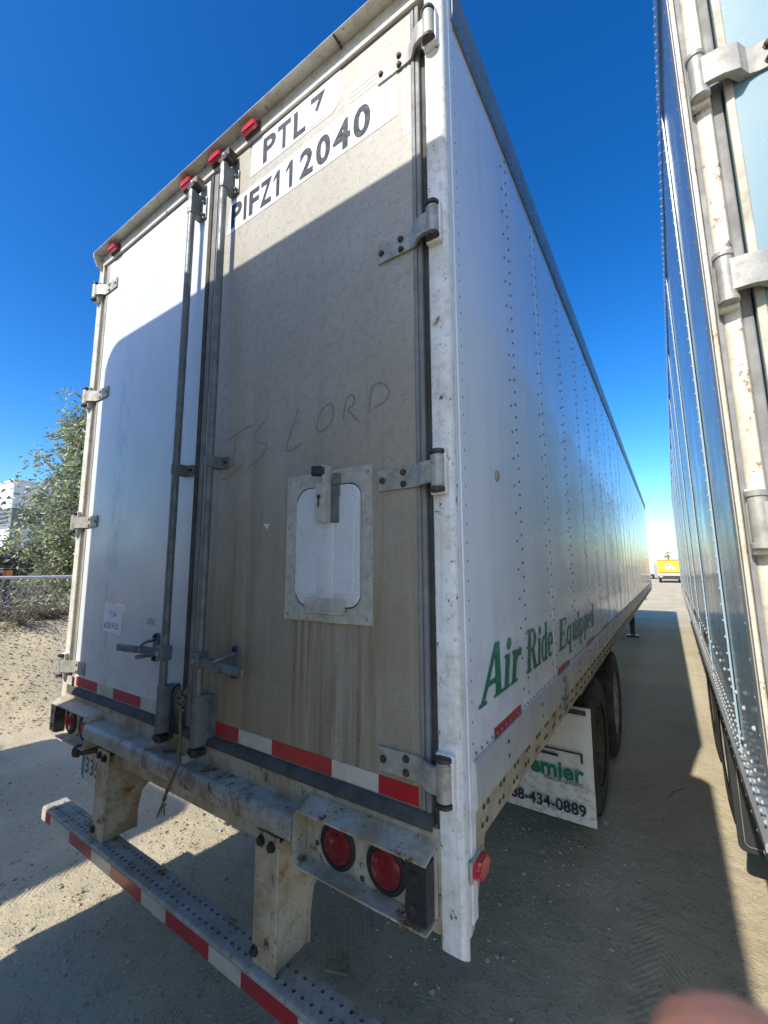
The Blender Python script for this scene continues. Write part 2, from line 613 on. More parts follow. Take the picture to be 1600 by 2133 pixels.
def leafmat(name, a, b, c3, tr=.25):
    s = NT(name)
    g = s.n('ShaderNodeNewGeometry')
    col = s.mix(g.outputs['Random Per Island'], a, b)
    nn = s.n('ShaderNodeMath', operation='FRACT')
    m5 = s.math('MULTIPLY', g.outputs['Random Per Island'], 17.3)
    s.t.links.new(m5, nn.inputs[0])
    col = s.mix(s.ramp(nn.outputs[0], .72, .9), col, c3)
    s.set(col, .42)
    tl = s.n('ShaderNodeBsdfTranslucent')
    s.t.links.new(col, tl.inputs[0])
    ms = s.n('ShaderNodeMixShader')
    ms.inputs[0].default_value = tr
    out = s.t.nodes['Material Output']
    s.t.links.new(s.b.outputs[0], ms.inputs[1])
    s.t.links.new(tl.outputs[0], ms.inputs[2])
    s.t.links.new(ms.outputs[0], out.inputs[0])
leafmat('eucalyptus_leaf', (.15, .19, .10), (.32, .34, .22), (.48, .50, .22))
leafmat('dry_leaf', (.15, .12, .075), (.22, .18, .12), (.10, .11, .06), .1)
leafmat('litter', (.30, .22, .12), (.42, .33, .20), (.16, .11, .06), .05)
leafmat('palm_leaf', (.05, .08, .03), (.09, .11, .05), (.16, .14, .07), .1)
plain('bark', (.26, .22, .17), .9, 0, 0, .4, 12, .4, 30)
plain('fence_wire', (.74, .74, .72), .4, .1, 0, .2, 30)
plain('building_white', (.70, .72, .74), .7, 0, 0, .06, 1)
plain('building_grey', (.17, .185, .205), .7, 0, 0, .1, 1)
plain('louvre_dark', (.045, .05, .06), .6)
plain('charcoal', (.045, .048, .052), .55, 0, 0, .25, 2)
plain('glass_blue', (.10, .17, .25), .08, 0, .5, .05)
plain('orange_plastic', (.70, .22, .02), .4)
plain('flower_red', (.42, .05, .02), .7)
plain('truck_yellow', (.80, .50, .05), .35, 0, .2, .1, 3)
plain('truck_yellow_dark', (.76, .45, .03), .4, 0, .1, .1, 3)
plain('truck_white', (.72, .74, .76), .35, 0, .2, .06, 3)
plain('truck_red', (.50, .10, .06), .4)
plain('black_paint', (.02, .02, .022), .45, 0, .1)
plain('wood', (.34, .27, .17), .85, 0, 0, .3, 20, .3, 60)
plain('trailer_shade', (.72, .72, .70), .45, 0, .1, .04, 3)
plain('wire_black', (.02, .02, .02), .5)

# ------------------------------------------------------------------ ground and bank
def spread(lo, hi, d, tail_lo, tail_hi):
    n = int((hi - lo) / d)
    return tail_lo + [lo + (hi - lo) * i / n for i in range(n + 1)] + tail_hi
xs = spread(-5.2, 1.6, .032, [-400, -60, -20, -9, -6.5, -5.6], [1.9, 2.6, 5, 12, 40, 400])
ys = spread(-.9, 4.6, .032, [-400, -60, -15, -5, -2], [4.66, 4.74, 4.85, 5.0, 5.2, 5.5, 5.9, 6.4, 7, 8, 9.5, 12, 16, 25, 60, 120, 400, 1500])
gv_, gf_ = [], []
for y in ys:
    for x in xs:
        z = 0.0
        if -5.3 < x < 1.7 and -1 < y < 12:
            k = min(1, (x + 5.3) * 2, (1.7 - x) * 3, (y + 1) * 5)
            z = .016 * noise.noise(Vector((x * .9, y * .6, 3))) + .007 * noise.noise(Vector((x * 4, y * 3.2, 8)))
            if y < 4.7: z += .0055 * noise.noise(Vector((x * 13, y * 13, 5))) + .0035 * max(0, noise.noise(Vector((x * 29, y * 29, 9))))
            z = (z - .012) * max(0, k)
        gv_.append((x, y, z))
nx_ = len(xs)
for j in range(len(ys) - 1):
    for i in range(nx_ - 1):
        gf_.append((j * nx_ + i, j * nx_ + i + 1, j * nx_ + nx_ + i + 1, j * nx_ + nx_ + i))
gfm = FM()
gfm.v, gfm.f = gv_, gf_
tag(gfm.build('ground', 'ground_dirt', smooth=True, kind=None), 'pale packed dirt yard between the parked trailers', kind='structure')

def bank_z(x, y):
    t = max(0, min(1, (-6.35 - x) / 1.75))
    z = 1.06 * (t * t * (3 - 2 * t)) ** .85
    if t > 0:
        z += .07 * noise.noise(Vector((x * 1.3, y * 1.3, 1))) * min(1, t * 4) + .025 * noise.noise(Vector((x * 6, y * 6, 4))) * min(1, t * 5)
    z -= .5 * max(0, min(1, (-8.55 - x) / 1.1))
    return z - .03
bm = NB()
xs = [-6.3 - .07 * i for i in range(40)] + [-9.3, -10, -12, -16, -30, -80]
ys = [-60, -20, -8] + [-3 + .09 * i for i in range(100)] + [7, 9, 14, 30, 100]
grid = [[bm.verts.new((x, y, bank_z(x, y))) for x in xs] for y in ys]
for j in range(len(ys) - 1):
    for i in range(len(xs) - 1):
        bm.faces.new((grid[j][i], grid[j + 1][i], grid[j + 1][i + 1], grid[j][i + 1]))
tag(part('dirt_bank', bm, 'bank_dirt', smooth=True), 'brown dirt bank rising to the chain-link fence', kind='structure')

# leaf litter on the bank
fm = FM()
for i in range(6500):
    x = random.uniform(-9.0, -6.0)
    y = random.uniform(-.6, 4.6)
    z = bank_z(x, y) if x < -6.35 else 0.0
    s_ = random.uniform(.007, .026)
    a = random.uniform(0, 6.3)
    u = Vector((math.cos(a), math.sin(a), random.uniform(-.5, .5))) * s_
    v = Vector((-math.sin(a), math.cos(a), random.uniform(-.6, .6))) * s_ * random.uniform(.25, .6)
    c = Vector((x, y, z + .010))
    fm.add([tuple(c + q) for q in (u, v, -u, -v)], [(0, 1, 2, 3)])
tag(fm.build('leaf_litter', 'litter'), 'dry tan leaf litter scattered over the dirt bank')

# loose stones near the trailers
fm = FM()
def stone(fm, c, r):
    sx, sy, sz = (random.uniform(.6, 1.2) for _ in range(3))
    a = random.uniform(0, 6.3)
    ca, sa = math.cos(a), math.sin(a)
    vs = []
    for v in ICO_V:
        k = random.uniform(.8, 1.15)
        x, y = v.x * sx * k, v.y * sy * k
        vs.append((c[0] + r * (x * ca - y * sa), c[1] + r * (x * sa + y * ca), c[2] + r * v.z * k * sz * .7))
    fm.add(vs, ICO_F)
for i in range(9000):
    if i < 6000:
        x, y = random.uniform(-4.6, .2), random.uniform(-.6, 3.2)
        if noise.noise(Vector((x * .8, y * .8, 2))) < random.uniform(-.5, .25): continue
        r = random.choice((.003, .004, .005, .006, .007, .009, .014)) * random.uniform(.6, 1.2)
    else:
        x, y = random.uniform(-.2, 1.3), random.uniform(.4, 7)
        if random.random() < .45: continue
        r = random.choice((.003, .004, .005, .006, .008)) * random.uniform(.6, 1.1)
    stone(fm, (x, y, r * .1 - .012), r)
for i in range(11000):
    x, y = random.uniform(-2.6, .5), random.uniform(-.6, 1.6)
    k = noise.noise(Vector((x * 1.7, y * 1.7, 6)))
    if k < random.uniform(-.5, .3): continue
    r = random.uniform(.0022, .0052)
    stone(fm, (x, y, r * .2 - .012), r)
tag(fm.build('gravel', 'pebble'), 'loose small stones strewn over the dirt yard')

# ------------------------------------------------------------------ the white trailer
W = 2.59
LT = thing('semi_trailer', (-W / 2, 0, 0), 'white dry van semi-trailer with one grime-stained tan rear door, seen from its rear corner', 'trailer')
LEN = 16.1
ROOF = 4.03
RV = RXZ()

def wavy_panel(y0, y1, z0, z1, x, sgn, seed, ny=14, nz=18, amp=.0011):
    """a thin riveted skin sheet, slightly oil-canned; faces sgn * x"""
    bm = NB()
    rows = []
    for j in range(nz + 1):
        z = z0 + (z1 - z0) * j / nz
        row = []
        for i in range(ny + 1):
            y = y0 + (y1 - y0) * i / ny
            t = i / ny
            mid = abs(math.sin(2 * math.pi * t))          # held by posts at ends and middle
            d = amp * mid * (noise.noise(Vector((seed * 7.1, y * 2.2, z * .55))) * 1.6 + .3)
            row.append(bm.verts.new((x + sgn * d, y, z)))
        rows.append(row)
    for j in range(nz):
        for i in range(ny):
            bm.faces.new((rows[j][i], rows[j][i + 1], rows[j + 1][i + 1], rows[j + 1][i]))
    # folded edge so that the sheet has thickness
    e = [f for f in bm.edges if f.is_boundary]
    g = bmesh.ops.extrude_edge_only(bm, edges=e)
    for v in (q for q in g['geom'] if isinstance(q, bmesh.types.BMVert)):
        v.co.x -= sgn * .006
    return bm

SEAM0 = 1.17
seams = [.06] + [SEAM0 + 1.22 * k for k in range(20) if SEAM0 + 1.22 * k < LEN - .3] + [LEN]
for k in range(len(seams) - 1):
    bm = wavy_panel(seams[k], seams[k + 1] + .03, 1.345, 3.88, .0, 1, k, 16, 20, .0015)
    for v in bm.verts:
        v.co.x += .0012 * max(0, 1 - (v.co.y - seams[k]) / .6) if k else 0
    part('side_panel', bm, 'side_white', LT, smooth=40)
    part('side_panel', wavy_panel(seams[k], seams[k + 1] + .03, 1.345, 3.88, -W - .0012 * ((k + 1) % 2), -1, k, 4, 6), 'side_white', LT, smooth=40)

# closed body behind the skin
bm = NB()
box(bm, -W + .012, -.012, .045, LEN - .01, 1.20, 4.0)
part('cargo_body', bm, 'trailer_shade', LT)
bm = NB()
box(bm, -W + .01, -.01, .03, LEN, 4.005, ROOF, .006)
part('roof', bm, 'alu_rail', LT)
bm = NB()
box(bm, -W, 0, LEN, LEN + .05, 1.12, ROOF - .01, .02)
part('front_wall', bm, 'side_white', LT)
for xx, sg in ((0, 1), (-W, -1)):
    bm = NB()                                              # top rail
    prism(bm, [(3.865, .010), (3.865, -.03), (4.035, -.03), (4.035, .012), (4.00, .022), (3.97, .014), (3.90, .014)], lambda a, b, t: Vector((xx + sg * b, t, a)), .06, LEN + .03)
    part('top_rail', bm, 'rail_dark', LT, smooth=30)
    bm = NB()                                              # bottom rail: smooth upper band over a bolted lower band
    prism(bm, [(1.352, .008), (1.352, -.02), (1.222, -.03), (1.222, .008), (1.232, .014), (1.34, .011)], lambda a, b, t: Vector((xx + sg * b, t, a)), .075, LEN + .02)
    part('bottom_rail', bm, 'rail_band', LT, smooth=30)
    bm = NB()
    prism(bm, [(1.2215, -.002), (1.2215, -.05), (1.098, -.06), (1.098, -.022), (1.104, -.014)], lambda a, b, t: Vector((xx + sg * b, t, a)), .078, LEN + .02)
    part('lower_rail', bm, 'alu_dirty', LT, smooth=30)

# rivets and rail bolts of the visible side
fm = FM()
for k in range(len(seams)):
    y = seams[k]
    for yy, st in ((y + .015, .058), (y - .055, .116), (y + .615, .058), (y + .545, .116)):
        if not .06 < yy < LEN - .05: continue
        z = 1.40 + (.03 if st > .1 else 0)
        while z < 3.86:
            fm.dome((.0018 if abs(yy - y) < .02 and k else .0012, yy, z), 0, .0064, .0042)
            z += st
y = .10
while y < LEN - .1:
    fm.dome((.002, y, 1.366), 0, .0055, .004)
    fm.dome((.014, y + .01, 3.885), 0, .006, .004)
    fm.dome((.014, y + .012, 3.955), 0, .006, .004)
    y += .046
fm.build('rivets', 'rivet', LT, True)
bm = NB()
y = .16
k = 0
while y < LEN - .1:
    for zz in (1.195, 1.142):
        xo = -.003 - (1.2215 - zz) * .10
        for dy in ((0, .038) if k % 2 == 0 else (0, .036)):
            bolt(bm, (xo - .001, y + dy, zz), (1, 0, 0), .0075, .006)
    if k % 3 == 1:
        for zz in (1.315, 1.27):
            dome(bm, (.0125, y + .05, zz), (1, 0, 0), .008, .004)
    y += .155
    k += 1
part('rail_bolts', bm, 'bolt_rust', LT, kind='stuff')
# hook on the side rail
bm = NB()
tube(bm, [(.018, 1.30, 1.335), (.026, 1.30, 1.29), (.026, 1.285, 1.25), (.02, 1.25, 1.235)], .007, 8)
box(bm, .006, .026, 1.19, 1.235, 1.20, 1.245, .003)
part('rail_hook', bm, 'galv', LT, smooth=40)
# sensor plug in the side
bm = NB()
lathe(bm, [(0, .021), (.003, .021), (.004, .015), (.002, .012), (.004, .009), (.004, 0)], (.0025, .385, 2.243), (1, 0, 0), 20)
part('side_plug', bm, 'alu_dirty', LT, smooth=30)

# side reflective tape
for k in range(14):
    y0 = .26 + .955 * k
    if y0 > LEN - .4: break
    bm = NB()
    box(bm, .0018, .0028, y0, y0 + .298, 1.385 - .055, 1.385)
    part('reflective_tape', bm, 'tape_red', LT)

# side lettering
SIDE = lambda a, b, t: Vector((.0026 + t, a, b))
def quad(x0, y0, x1, y1): return [(x0, y0), (x1, y0), (x1, y1), (x0, y1)]
def arc(cx, cy, rx, ry, wh, wv, a0, a1, n=20):
    """bowl stroke, thick at its sides (wh) and thin at top and bottom (wv)"""
    o_, i_ = [], []
    for k in range(n + 1):
        t = R(a0 + (a1 - a0) * k / n)
        o_.append((cx + rx * math.cos(t), cy + ry * math.sin(t)))
        i_.append((cx + (rx - wh) * math.cos(t), cy + (ry - wv) * math.sin(t)))
    return [[o_[k], o_[k + 1], i_[k + 1], i_[k]] for k in range(n)]
def disc(cx, cy, rx, ry): return [(cx + rx * math.cos(R(20 * k)), cy + ry * math.sin(R(20 * k))) for k in range(18)]
FLAG = lambda x: [(x - .10, .60), (x + .02, .60), (x + .02, .67), (x - .02, .67), (x - .10, .64)]
GLYPH = {
    'A': (.90, [[(-.02, .0), (.11, .0), (.52, .92), (.52, 1.0), (.40, 1.0)], [(.40, 1.0), (.60, 1.0), (.86, 0), (.61, 0)], quad(.22, .27, .64, .36), quad(-.10, 0, .22, .055), quad(.52, 0, .94, .055)]),
    'i': (.40, [quad(.10, 0, .30, .66), quad(.02, 0, .38, .055), FLAG(.12), disc(.22, .86, .115, .12)]),
    'r': (.58, [quad(.10, 0, .30, .66), quad(.02, 0, .40, .055), FLAG(.12), [(.29, .40), (.29, .52), (.42, .67), (.54, .66), (.42, .55)], disc(.49, .575, .085, .09)]),
    'R': (.98, [quad(.10, 0, .33, 1), quad(0, 0, .43, .06), quad(.0, .94, .14, 1), quad(.32, .93, .46, 1), quad(.32, .46, .46, .53), [(.40, .50), (.62, .50), (.92, 0), (.66, 0)], quad(.62, 0, 1.0, .06)] + arc(.45, .73, .36, .27, .22, .07, -90, 90)),
    'd': (.74, [quad(.42, 0, .62, 1), quad(.32, .94, .45, 1), quad(.60, 0, .72, .055)] + arc(.31, .33, .30, .345, .19, .07, 40, 320)),
    'e': (.64, [quad(.14, .31, .57, .375)] + arc(.31, .33, .30, .345, .19, .07, -6, 312)),
    'E': (.86, [quad(.10, 0, .33, 1), quad(0, 0, .14, .06), quad(0, .94, .14, 1), quad(.32, .93, .78, 1), quad(.70, .74, .78, .94), quad(.32, .465, .56, .535), quad(.54, .38, .61, .62), quad(.32, 0, .82, .07), quad(.74, .06, .82, .28)]),
    'q': (.74, [quad(.42, -.32, .62, .66), quad(.34, -.32, .72, -.265)] + arc(.31, .33, .30, .345, .19, .07, 40, 320)),
    'u': (.78, [quad(.10, .16, .29, .66), quad(.46, 0, .65, .66), FLAG(.12), FLAG(.48), quad(.64, 0, .76, .055)] + arc(.315, .20, .215, .215, .19, .08, 180, 345)),
    'p': (.76, [quad(.10, -.32, .30, .66), quad(.02, -.32, .40, -.265), FLAG(.12)] + arc(.41, .33, .30, .345, .19, .07, -140, 140)),
}
def serif_word(word, y0, y1, zb, H):
    adv = []
    x = 0
    for ch in word:
        adv.append(x)
        x += GLYPH[ch][0]
    sx = (y1 - y0) / (x + .15)
    bm = NB()
    dep = 0
    for ch, ox in zip(word, adv):
        for poly in GLYPH[ch][1]:
            dep += 1
            vs = [bm.verts.new(SIDE(y0 + (ox + a_ + .24 * b_) * sx, zb + b_ * H, .0004 + .00012 * (dep % 7))) for a_, b_ in poly]
            bm.faces.new(vs)
    return part('side_lettering', bm, 'letter_green', LT, label='green serif lettering reading ' + word)
serif_word('Air', .150, .600, 1.478, .172)
serif_word('Ride', .655, 1.150, 1.474, .168)
serif_word('Equipped', 1.265, 2.570, 1.462, .158)

# ---------------- rear frame
FW = 'frame_white'
for x0, x1, mt in ((-.066, 0, 'frame_white'), (-W, -W + .066, 'header_paint')):
    outer = x1 if x1 == 0 else x0
    inn = x0 if x1 == 0 else x1
    sg = 1 if x1 == 0 else -1
    bm = NB()
    # hat-shaped post: flat rear face, rounded outer corner, recessed side with a rib
    prof = [(inn, .05), (inn, -.008), (inn + sg * .004, -.012), (outer - sg * .010, -.012), (outer - sg * .002, -.007), (outer + sg * .003, .004),
            (outer + sg * .003, .018), (outer - sg * .002, .024), (outer - sg * .02, .024), (outer - sg * .02, .05)]
    prism(bm, prof, lambda a, b, t: Vector((a, b, t)), .865, 4.02)
    # cut the foot of the post at a slant
    bmesh.ops.bisect_plane(bm, geom=bm.verts[:] + bm.edges[:] + bm.faces[:], plane_co=(0, .02, .885), plane_no=(0, -.55, -1), clear_outer=True)
    bmesh.ops.holes_fill(bm, edges=[e for e in bm.edges if e.is_boundary])
    cp = part('corner_post', bm, mt, LT, smooth=35)
    bm = NB()
    box(bm, min(outer - sg * .018, outer + sg * .001), max(outer - sg * .018, outer + sg * .001), .0255, .043, .93, 4.0, .002)
    part('post_groove', bm, 'side_white', cp)
    bm = NB()
    box(bm, min(outer - sg * .018, outer + sg * .004), max(outer - sg * .018, outer + sg * .004), .0435, .080, .95, 4.0, .003)
    part('post_flange', bm, 'side_white', cp)
bm = NB()
box(bm, -W + .02, -.02, -.014, .05, 3.942, 4.02, .004)
part('door_header', bm, 'header_paint', LT)
# rain visor over the doors
bm = NB()
prism(bm, [(0.0, 4.030), (-.070, 4.018), (-.073, 4.010), (-.068, 4.010), (-.062, 4.012), (0.0, 4.022)], lambda a, b, t: Vector((t, a, b)), -W + .045, -.045)
part('rain_visor', bm, 'header_paint', LT, smooth=20)
for xe, sg in ((-W + .045, -1), (-.045, 1)):
    bm = NB()
    prism(bm, [(0, 4.028), (-.071, 4.016), (-.071, 3.99), (-.045, 3.93), (0, 3.90)], lambda a, b, t: Vector((xe + sg * t, a, b)), 0, .006)
    part('visor_end', bm, 'header_paint', LT)
# dark seam across the visor
bm = NB()
box(bm, -.442, -.436, -.071, -.01, 4.006, 4.013)
part('visor_seam', bm, 'gasket', LT)
# red marker lights
for xm in (-2.345, -1.507, -1.247, -.983):
    bm = NB()
    box(bm, xm - .052, xm + .052, -.026, -.014, 3.955, 4.0, .004)
    o = part('marker_light', bm, 'steel_dark', LT)
    bm = NB()
    prism(bm, [(xm - .048, 3.958), (xm + .048, 3.958), (xm + .048, 3.985), (xm + .030, 3.998), (xm - .030, 3.998), (xm - .048, 3.985)], RXZ(0), -.052, -.025)
    bmesh.ops.bevel(bm, geom=bm.edges[:], offset=.006, segments=2, affect='EDGES')
    part('lens', bm, 'lens_marker', o, smooth=40)

# ---------------- doors
DTOP, DBOT = 3.935, 1.218
bm = NB()
box(bm, -1.296, -.112, 0, .04, DBOT, DTOP, .004)
rd = part('rear_door', bm, 'door_grime', LT, label='tan rear door streaked with brown grime')
bm = NB()
box(bm, -2.478, -1.336, 0, .04, DBOT, DTOP, .004)
ld = part('rear_door', bm, 'door_white', LT, label='white rear door behind a lock rod')
def strip(name, x0, x1, y0, y1, z0, z1, mat, parent, r=.003, **k):
    bm = NB()
    box(bm, x0, x1, y0, y1, z0, z1, r)
    return part(name, bm, mat, parent, **k)
strip('door_edge', -1.296, -1.262, -.006, .0, DBOT + .004, DTOP - .004, 'gasket_grey', rd)
strip('door_edge', -1.258, -1.214, -.003, .0, DBOT + .004, DTOP - .004, 'alu_dirty', rd)
strip('door_edge', -.126, -.112, -.004, .0, DBOT + .004, DTOP - .004, 'gasket_grey', rd)
strip('door_edge', -2.478, -2.46, -.004, .0, DBOT + .004, DTOP - .004, 'alu_dirty', ld)
strip('door_gasket', -1.318, -1.300, -.010, .02, DBOT, DTOP, 'gasket', LT, .005)
strip('door_gasket', -1.334, -1.322, -.006, .02, DBOT, DTOP, 'gasket', LT, .004)
strip('door_gasket', -.110, -.094, -.003, .03, DBOT - .02, DTOP, 'gasket_grey', LT, .004)
strip('door_gasket', -.092, -.067, .010, .04, DBOT - .03, DTOP, 'gasket', LT, .004)
strip('door_gasket', -2.498, -2.481, -.003, .03, DBOT - .02, DTOP, 'gasket_grey', LT, .004)
strip('door_gasket', -2.523, -2.50, .008, .04, DBOT - .03, DTOP, 'alu_dirty', LT, .004)
strip('door_gasket', -2.48, -.11, -.004, .03, DTOP + .001, DTOP + .008, 'gasket_grey', LT, .002)
for x0, x1 in ((-2.475, -1.33), (-1.30, -.085)):
    bm = NB()                                             # drip seal under each door
    prism(bm, [(0.0, 1.222), (-.012, 1.218), (-.026, 1.200), (-.028, 1.188), (-.018, 1.182), (0.0, 1.184)], lambda a, b, t: Vector((t, a, b)), x0, x1)
    part('bottom_seal', bm, 'gasket', LT, smooth=40)

# tape along the door bottoms
for x0, x1, mt, dr in ((-2.515, -2.45, 'tape_white', LT), (-2.425, -2.153, 'tape_red', ld), (-2.153, -1.970, 'tape_white', ld), (-1.970, -1.688, 'tape_red', ld), (-1.688, -1.505, 'tape_white', ld), (-1.372, -1.338, 'tape_red', ld),
                     (-1.208, -.939, 'tape_red', rd), (-.939, -.749, 'tape_white', rd), (-.749, -.4605, 'tape_red', rd), (-.4605, -.2735, 'tape_white', rd), (-.2735, -.1345, 'tape_red', rd)):
    yo = -.012 if dr is LT else 0.0
    strip('reflective_tape', x0, x1, yo - .0022, yo - .0008, 1.2265, 1.2785, mt, dr, 0)

# ---------------- hinges
def hinge(z, side):
    sg = 1 if side > 0 else -1
    xb = -.036 if sg > 0 else -W + .036
    X = lambda d: xb - sg * d                            # d measured from the barrel inwards
    bm = NB()
    pr = [(.0, -.046), (.03, -.046), (.055, -.040), (.085, -.012), (.105, -.009), (.232, -.009), (.232, -.003), (.085, -.003), (.050, -.030), (.0, -.036)]
    prism(bm, pr, lambda a, b, t: Vector((X(a), b, t)), z - .034, z + .034)
    h = part('hinge', bm, 'hinge_alu', LT, smooth=35)
    bm = NB()
    lathe(bm, [(-.052, .0), (-.052, .016), (-.046, .018), (-.046, .021), (.046, .021), (.046, .018), (.052, .016), (.056, .010), (.056, 0)], (xb, -.036, z), (0, 0, 1), 16)
    part('hinge_pin', bm, 'hinge_alu', h, smooth=35)
    for zz in (-.056, .058):
        bm = NB()
        lathe(bm, [(-.008, 0), (-.008, .016), (-.005, .0235), (.005, .0235), (.008, .016), (.008, 0)], (xb, -.036, z + zz), (0, 0, 1), 12)
        part('pin_collar', bm, 'steel_dark', h, smooth=35)
    bm = NB()
    box(bm, xb - .026, xb + .026, -.034, -.011, z - .07, z + .07, .004)
    part('hinge_butt', bm, 'frame_white', h)
    for d, dz in ((.135, .018), (.135, -.020), (.215, .0)):
        bm = NB()
        bolt(bm, (X(d), -.009, z + dz), (0, -1, 0), .0085, .009, 8)
        part('bolt', bm, 'bolt_rust' if sg > 0 else 'hinge_alu', h)
for z in (3.75, 3.007, 2.188, 1.331):
    hinge(z, 1)
    hinge(z, -1)

# ---------------- lock rods
def lock_rod(xr, sg):
    """sg: side on which the handle points"""
    bm = NB()
    cyl(bm, (xr, -.058, 1.20), (xr, -.058, 3.90), .0172, 16)
    rod = part('lock_rod', bm, 'galv', LT, smooth=40)
    # guide half way up
    def clamp(z0, z1, wd, name='rod_guide'):
        bm = NB()
        prof = [(-.020, 0), (-.021, -.056), (-.016, -.073), (0, -.079), (.016, -.073), (.021, -.056), (.022, -.016), (wd, -.008), (wd, 0)]
        prism(bm, prof, lambda a, b, t: Vector((xr + a, b, t)), z0, z1)
        return part(name, bm, 'galv', rod, smooth=30)
    clamp(2.345, 2.395, .060)
    bm = NB()
    bolt(bm, (xr + .046, -.008, 2.37), (0, -1, 0), .007, .012)
    part('guide_bolt', bm, 'steel_dark', rod)
    # sleeves at both ends
    clamp(3.720, 3.840, .044, 'rod_sleeve')
    clamp(1.190, 1.385, .050, 'rod_sleeve')
    for zz in (3.735, 3.805, 1.245, 1.345):
        bm = NB()
        bolt(bm, (xr + .034, -.010, zz), (0, -1, 0), .0070, .014)
        part('sleeve_bolt', bm, 'galv', rod)
    # cams gripping the keepers at top and bottom
    for zz, dz in ((3.875, 1), (1.165, -1)):
        bm = NB()
        prism(bm, [(-.028, 0), (.0, .014), (.032, .008), (.034, -.014), (.008, -.020), (-.024, -.016)], lambda a, b, t: Vector((xr + a, t, zz + dz * b)), -.075, -.030)
        part('lock_cam', bm, 'steel_dark', rod)
    bm = NB()
    tube(bm, [(xr - .03, -.090, 1.142), (xr - .022, -.028, 1.150), (xr - .020, 0, 1.150)], .017, 12)
    part('keeper', bm, 'frame_cream', rod, smooth=40)
    bm = NB()
    box(bm, xr - .028, xr + .028, -.06, -.008, 3.892, 3.935, .005)
    part('keeper', bm, 'steel_dark' if sg > 0 else 'wood', rod)
    # handle: bracket on the rod, arm, bent grip, catch plate on the door
    z = 1.528
    bm = NB()
    box(bm, xr - .021, xr + .023, -.088, -.034, z - .032, z + .034, .006)
    part('handle_bracket', bm, 'galv', rod)
    bm = NB()
    lathe(bm, [(0, .009), (.006, .008), (.007, 0)], (xr + sg * .004, -.088, z), (0, -1, 0), 10)
    part('pivot_pin', bm, 'hinge_alu', rod, smooth=30)
    bm = NB()
    pr = [(.012, -.075), (.150, -.075), (.185, -.082), (.205, -.098), (.33, -.112), (.34, -.108), (.34, -.096), (.205, -.080), (.190, -.064), (.150, -.058), (.012, -.058)]
    prism(bm, pr, lambda a, b, t: Vector((xr + sg * a, b, t)), z - .016, z + .014)
    bmesh.ops.bevel(bm, geom=bm.edges[:], offset=.003, segments=1, affect='EDGES')
    part('handle', bm, 'galv', rod)
    bm = NB()
    xc = xr + sg * .168
    prism(bm, [(xc + .022 * math.cos(t), z + (.045 if math.sin(t) > 0 else -.045) + .022 * math.sin(t)) for t in [math.pi * 2 * i / 16 for i in range(16)]], RXZ(0), -.012, -.001)
    box(bm, xc - .010, xc + .010, -.10, -.012, z - .040, z - .023, .003)
    tube(bm, [(xc + sg * .0, -.012, z + .036), (xc, -.060, z + .030), (xc - sg * .02, -.098, z + .014), (xc - sg * .035, -.10, z - .004)], .0068, 8)
    part('handle_catch', bm, 'galv', rod, smooth=40)
    for dz in (.052, -.052):
        bm = NB()
        bolt(bm, (xc, -.012, z + dz), (0, -1, 0), .009, .013)
        part('catch_bolt', bm, 'steel_dark', rod)
    return rod
lock_rod(-1.402, -1)
lock_rod(-1.136, 1)

# ---------------- vent hatch in the tan door
def rrect(x0, x1, z0, z1, r, n=5):
    pts = []
    for cx, cz, a0 in ((x1 - r, z1 - r, 0), (x0 + r, z1 - r, 90), (x0 + r, z0 + r, 180), (x1 - r, z0 + r, 270)):
        for i in range(n + 1):
            a = R(a0 + 90 * i / n)
            pts.append((cx + r * math.cos(a), cz + r * math.sin(a)))
    return pts
vh = thing('vent_hatch', (0, 0, 0), '', '')
for k_ in ('label', 'category'): del vh[k_]
vh.parent = LT
vh.location = (W / 2, 0, 0)
OFF[vh.name] = Vector((0, 0, 0))
def ring(bm, outer, inner, y0, y1):
    n = len(outer)
    vs = [[bm.verts.new((x, y, z)) for x, z in P] for P, y in ((outer, y0), (inner, y0), (inner, y1), (outer, y1))]
    for a, b in ((0, 1), (1, 2), (2, 3), (3, 0)):
        for i in range(n):
            j = (i + 1) % n
            bm.faces.new((vs[a][i], vs[a][j], vs[b][j], vs[b][i]))
bm = NB()
ring(bm, rrect(-.693, -.294, 1.719, 2.251, .004), rrect(-.640, -.336, 1.768, 2.198, .052), -.010, -.0006)
part('hatch_frame', bm, 'hatch_frame', vh)
bm = NB()
prism(bm, rrect(-.641, -.335, 1.767, 2.199, .053), RXZ(0), -.0045, -.0004)
part('hatch_seal', bm, 'gasket', vh)
bm = NB()
prism(bm, rrect(-.635, -.341, 1.773, 2.193, .048), RXZ(0), -.015, -.0046)
g_ = [e for e in bm.edges if all(abs(v.co.y + .015) < 1e-5 for v in e.verts)]
bmesh.ops.bevel(bm, geom=g_, offset=.006, segments=3, affect='EDGES')
hf = part('hatch_flap', bm, 'hatch_white', vh, smooth=40)
bm = NB()
prism(bm, rrect(-.612, -.364, 1.815, 2.150, .018), RXZ(0), -.0185, -.0148)
g_ = [e for e in bm.edges if all(abs(v.co.y + .0185) < 1e-5 for v in e.verts)]
bmesh.ops.bevel(bm, geom=g_, offset=.0024, segments=2, affect='EDGES')
box(bm, -.525, -.452, -.0205, -.0150, 1.785, 2.18, .002)
part('flap_pressing', bm, 'hatch_white', vh, smooth=40)
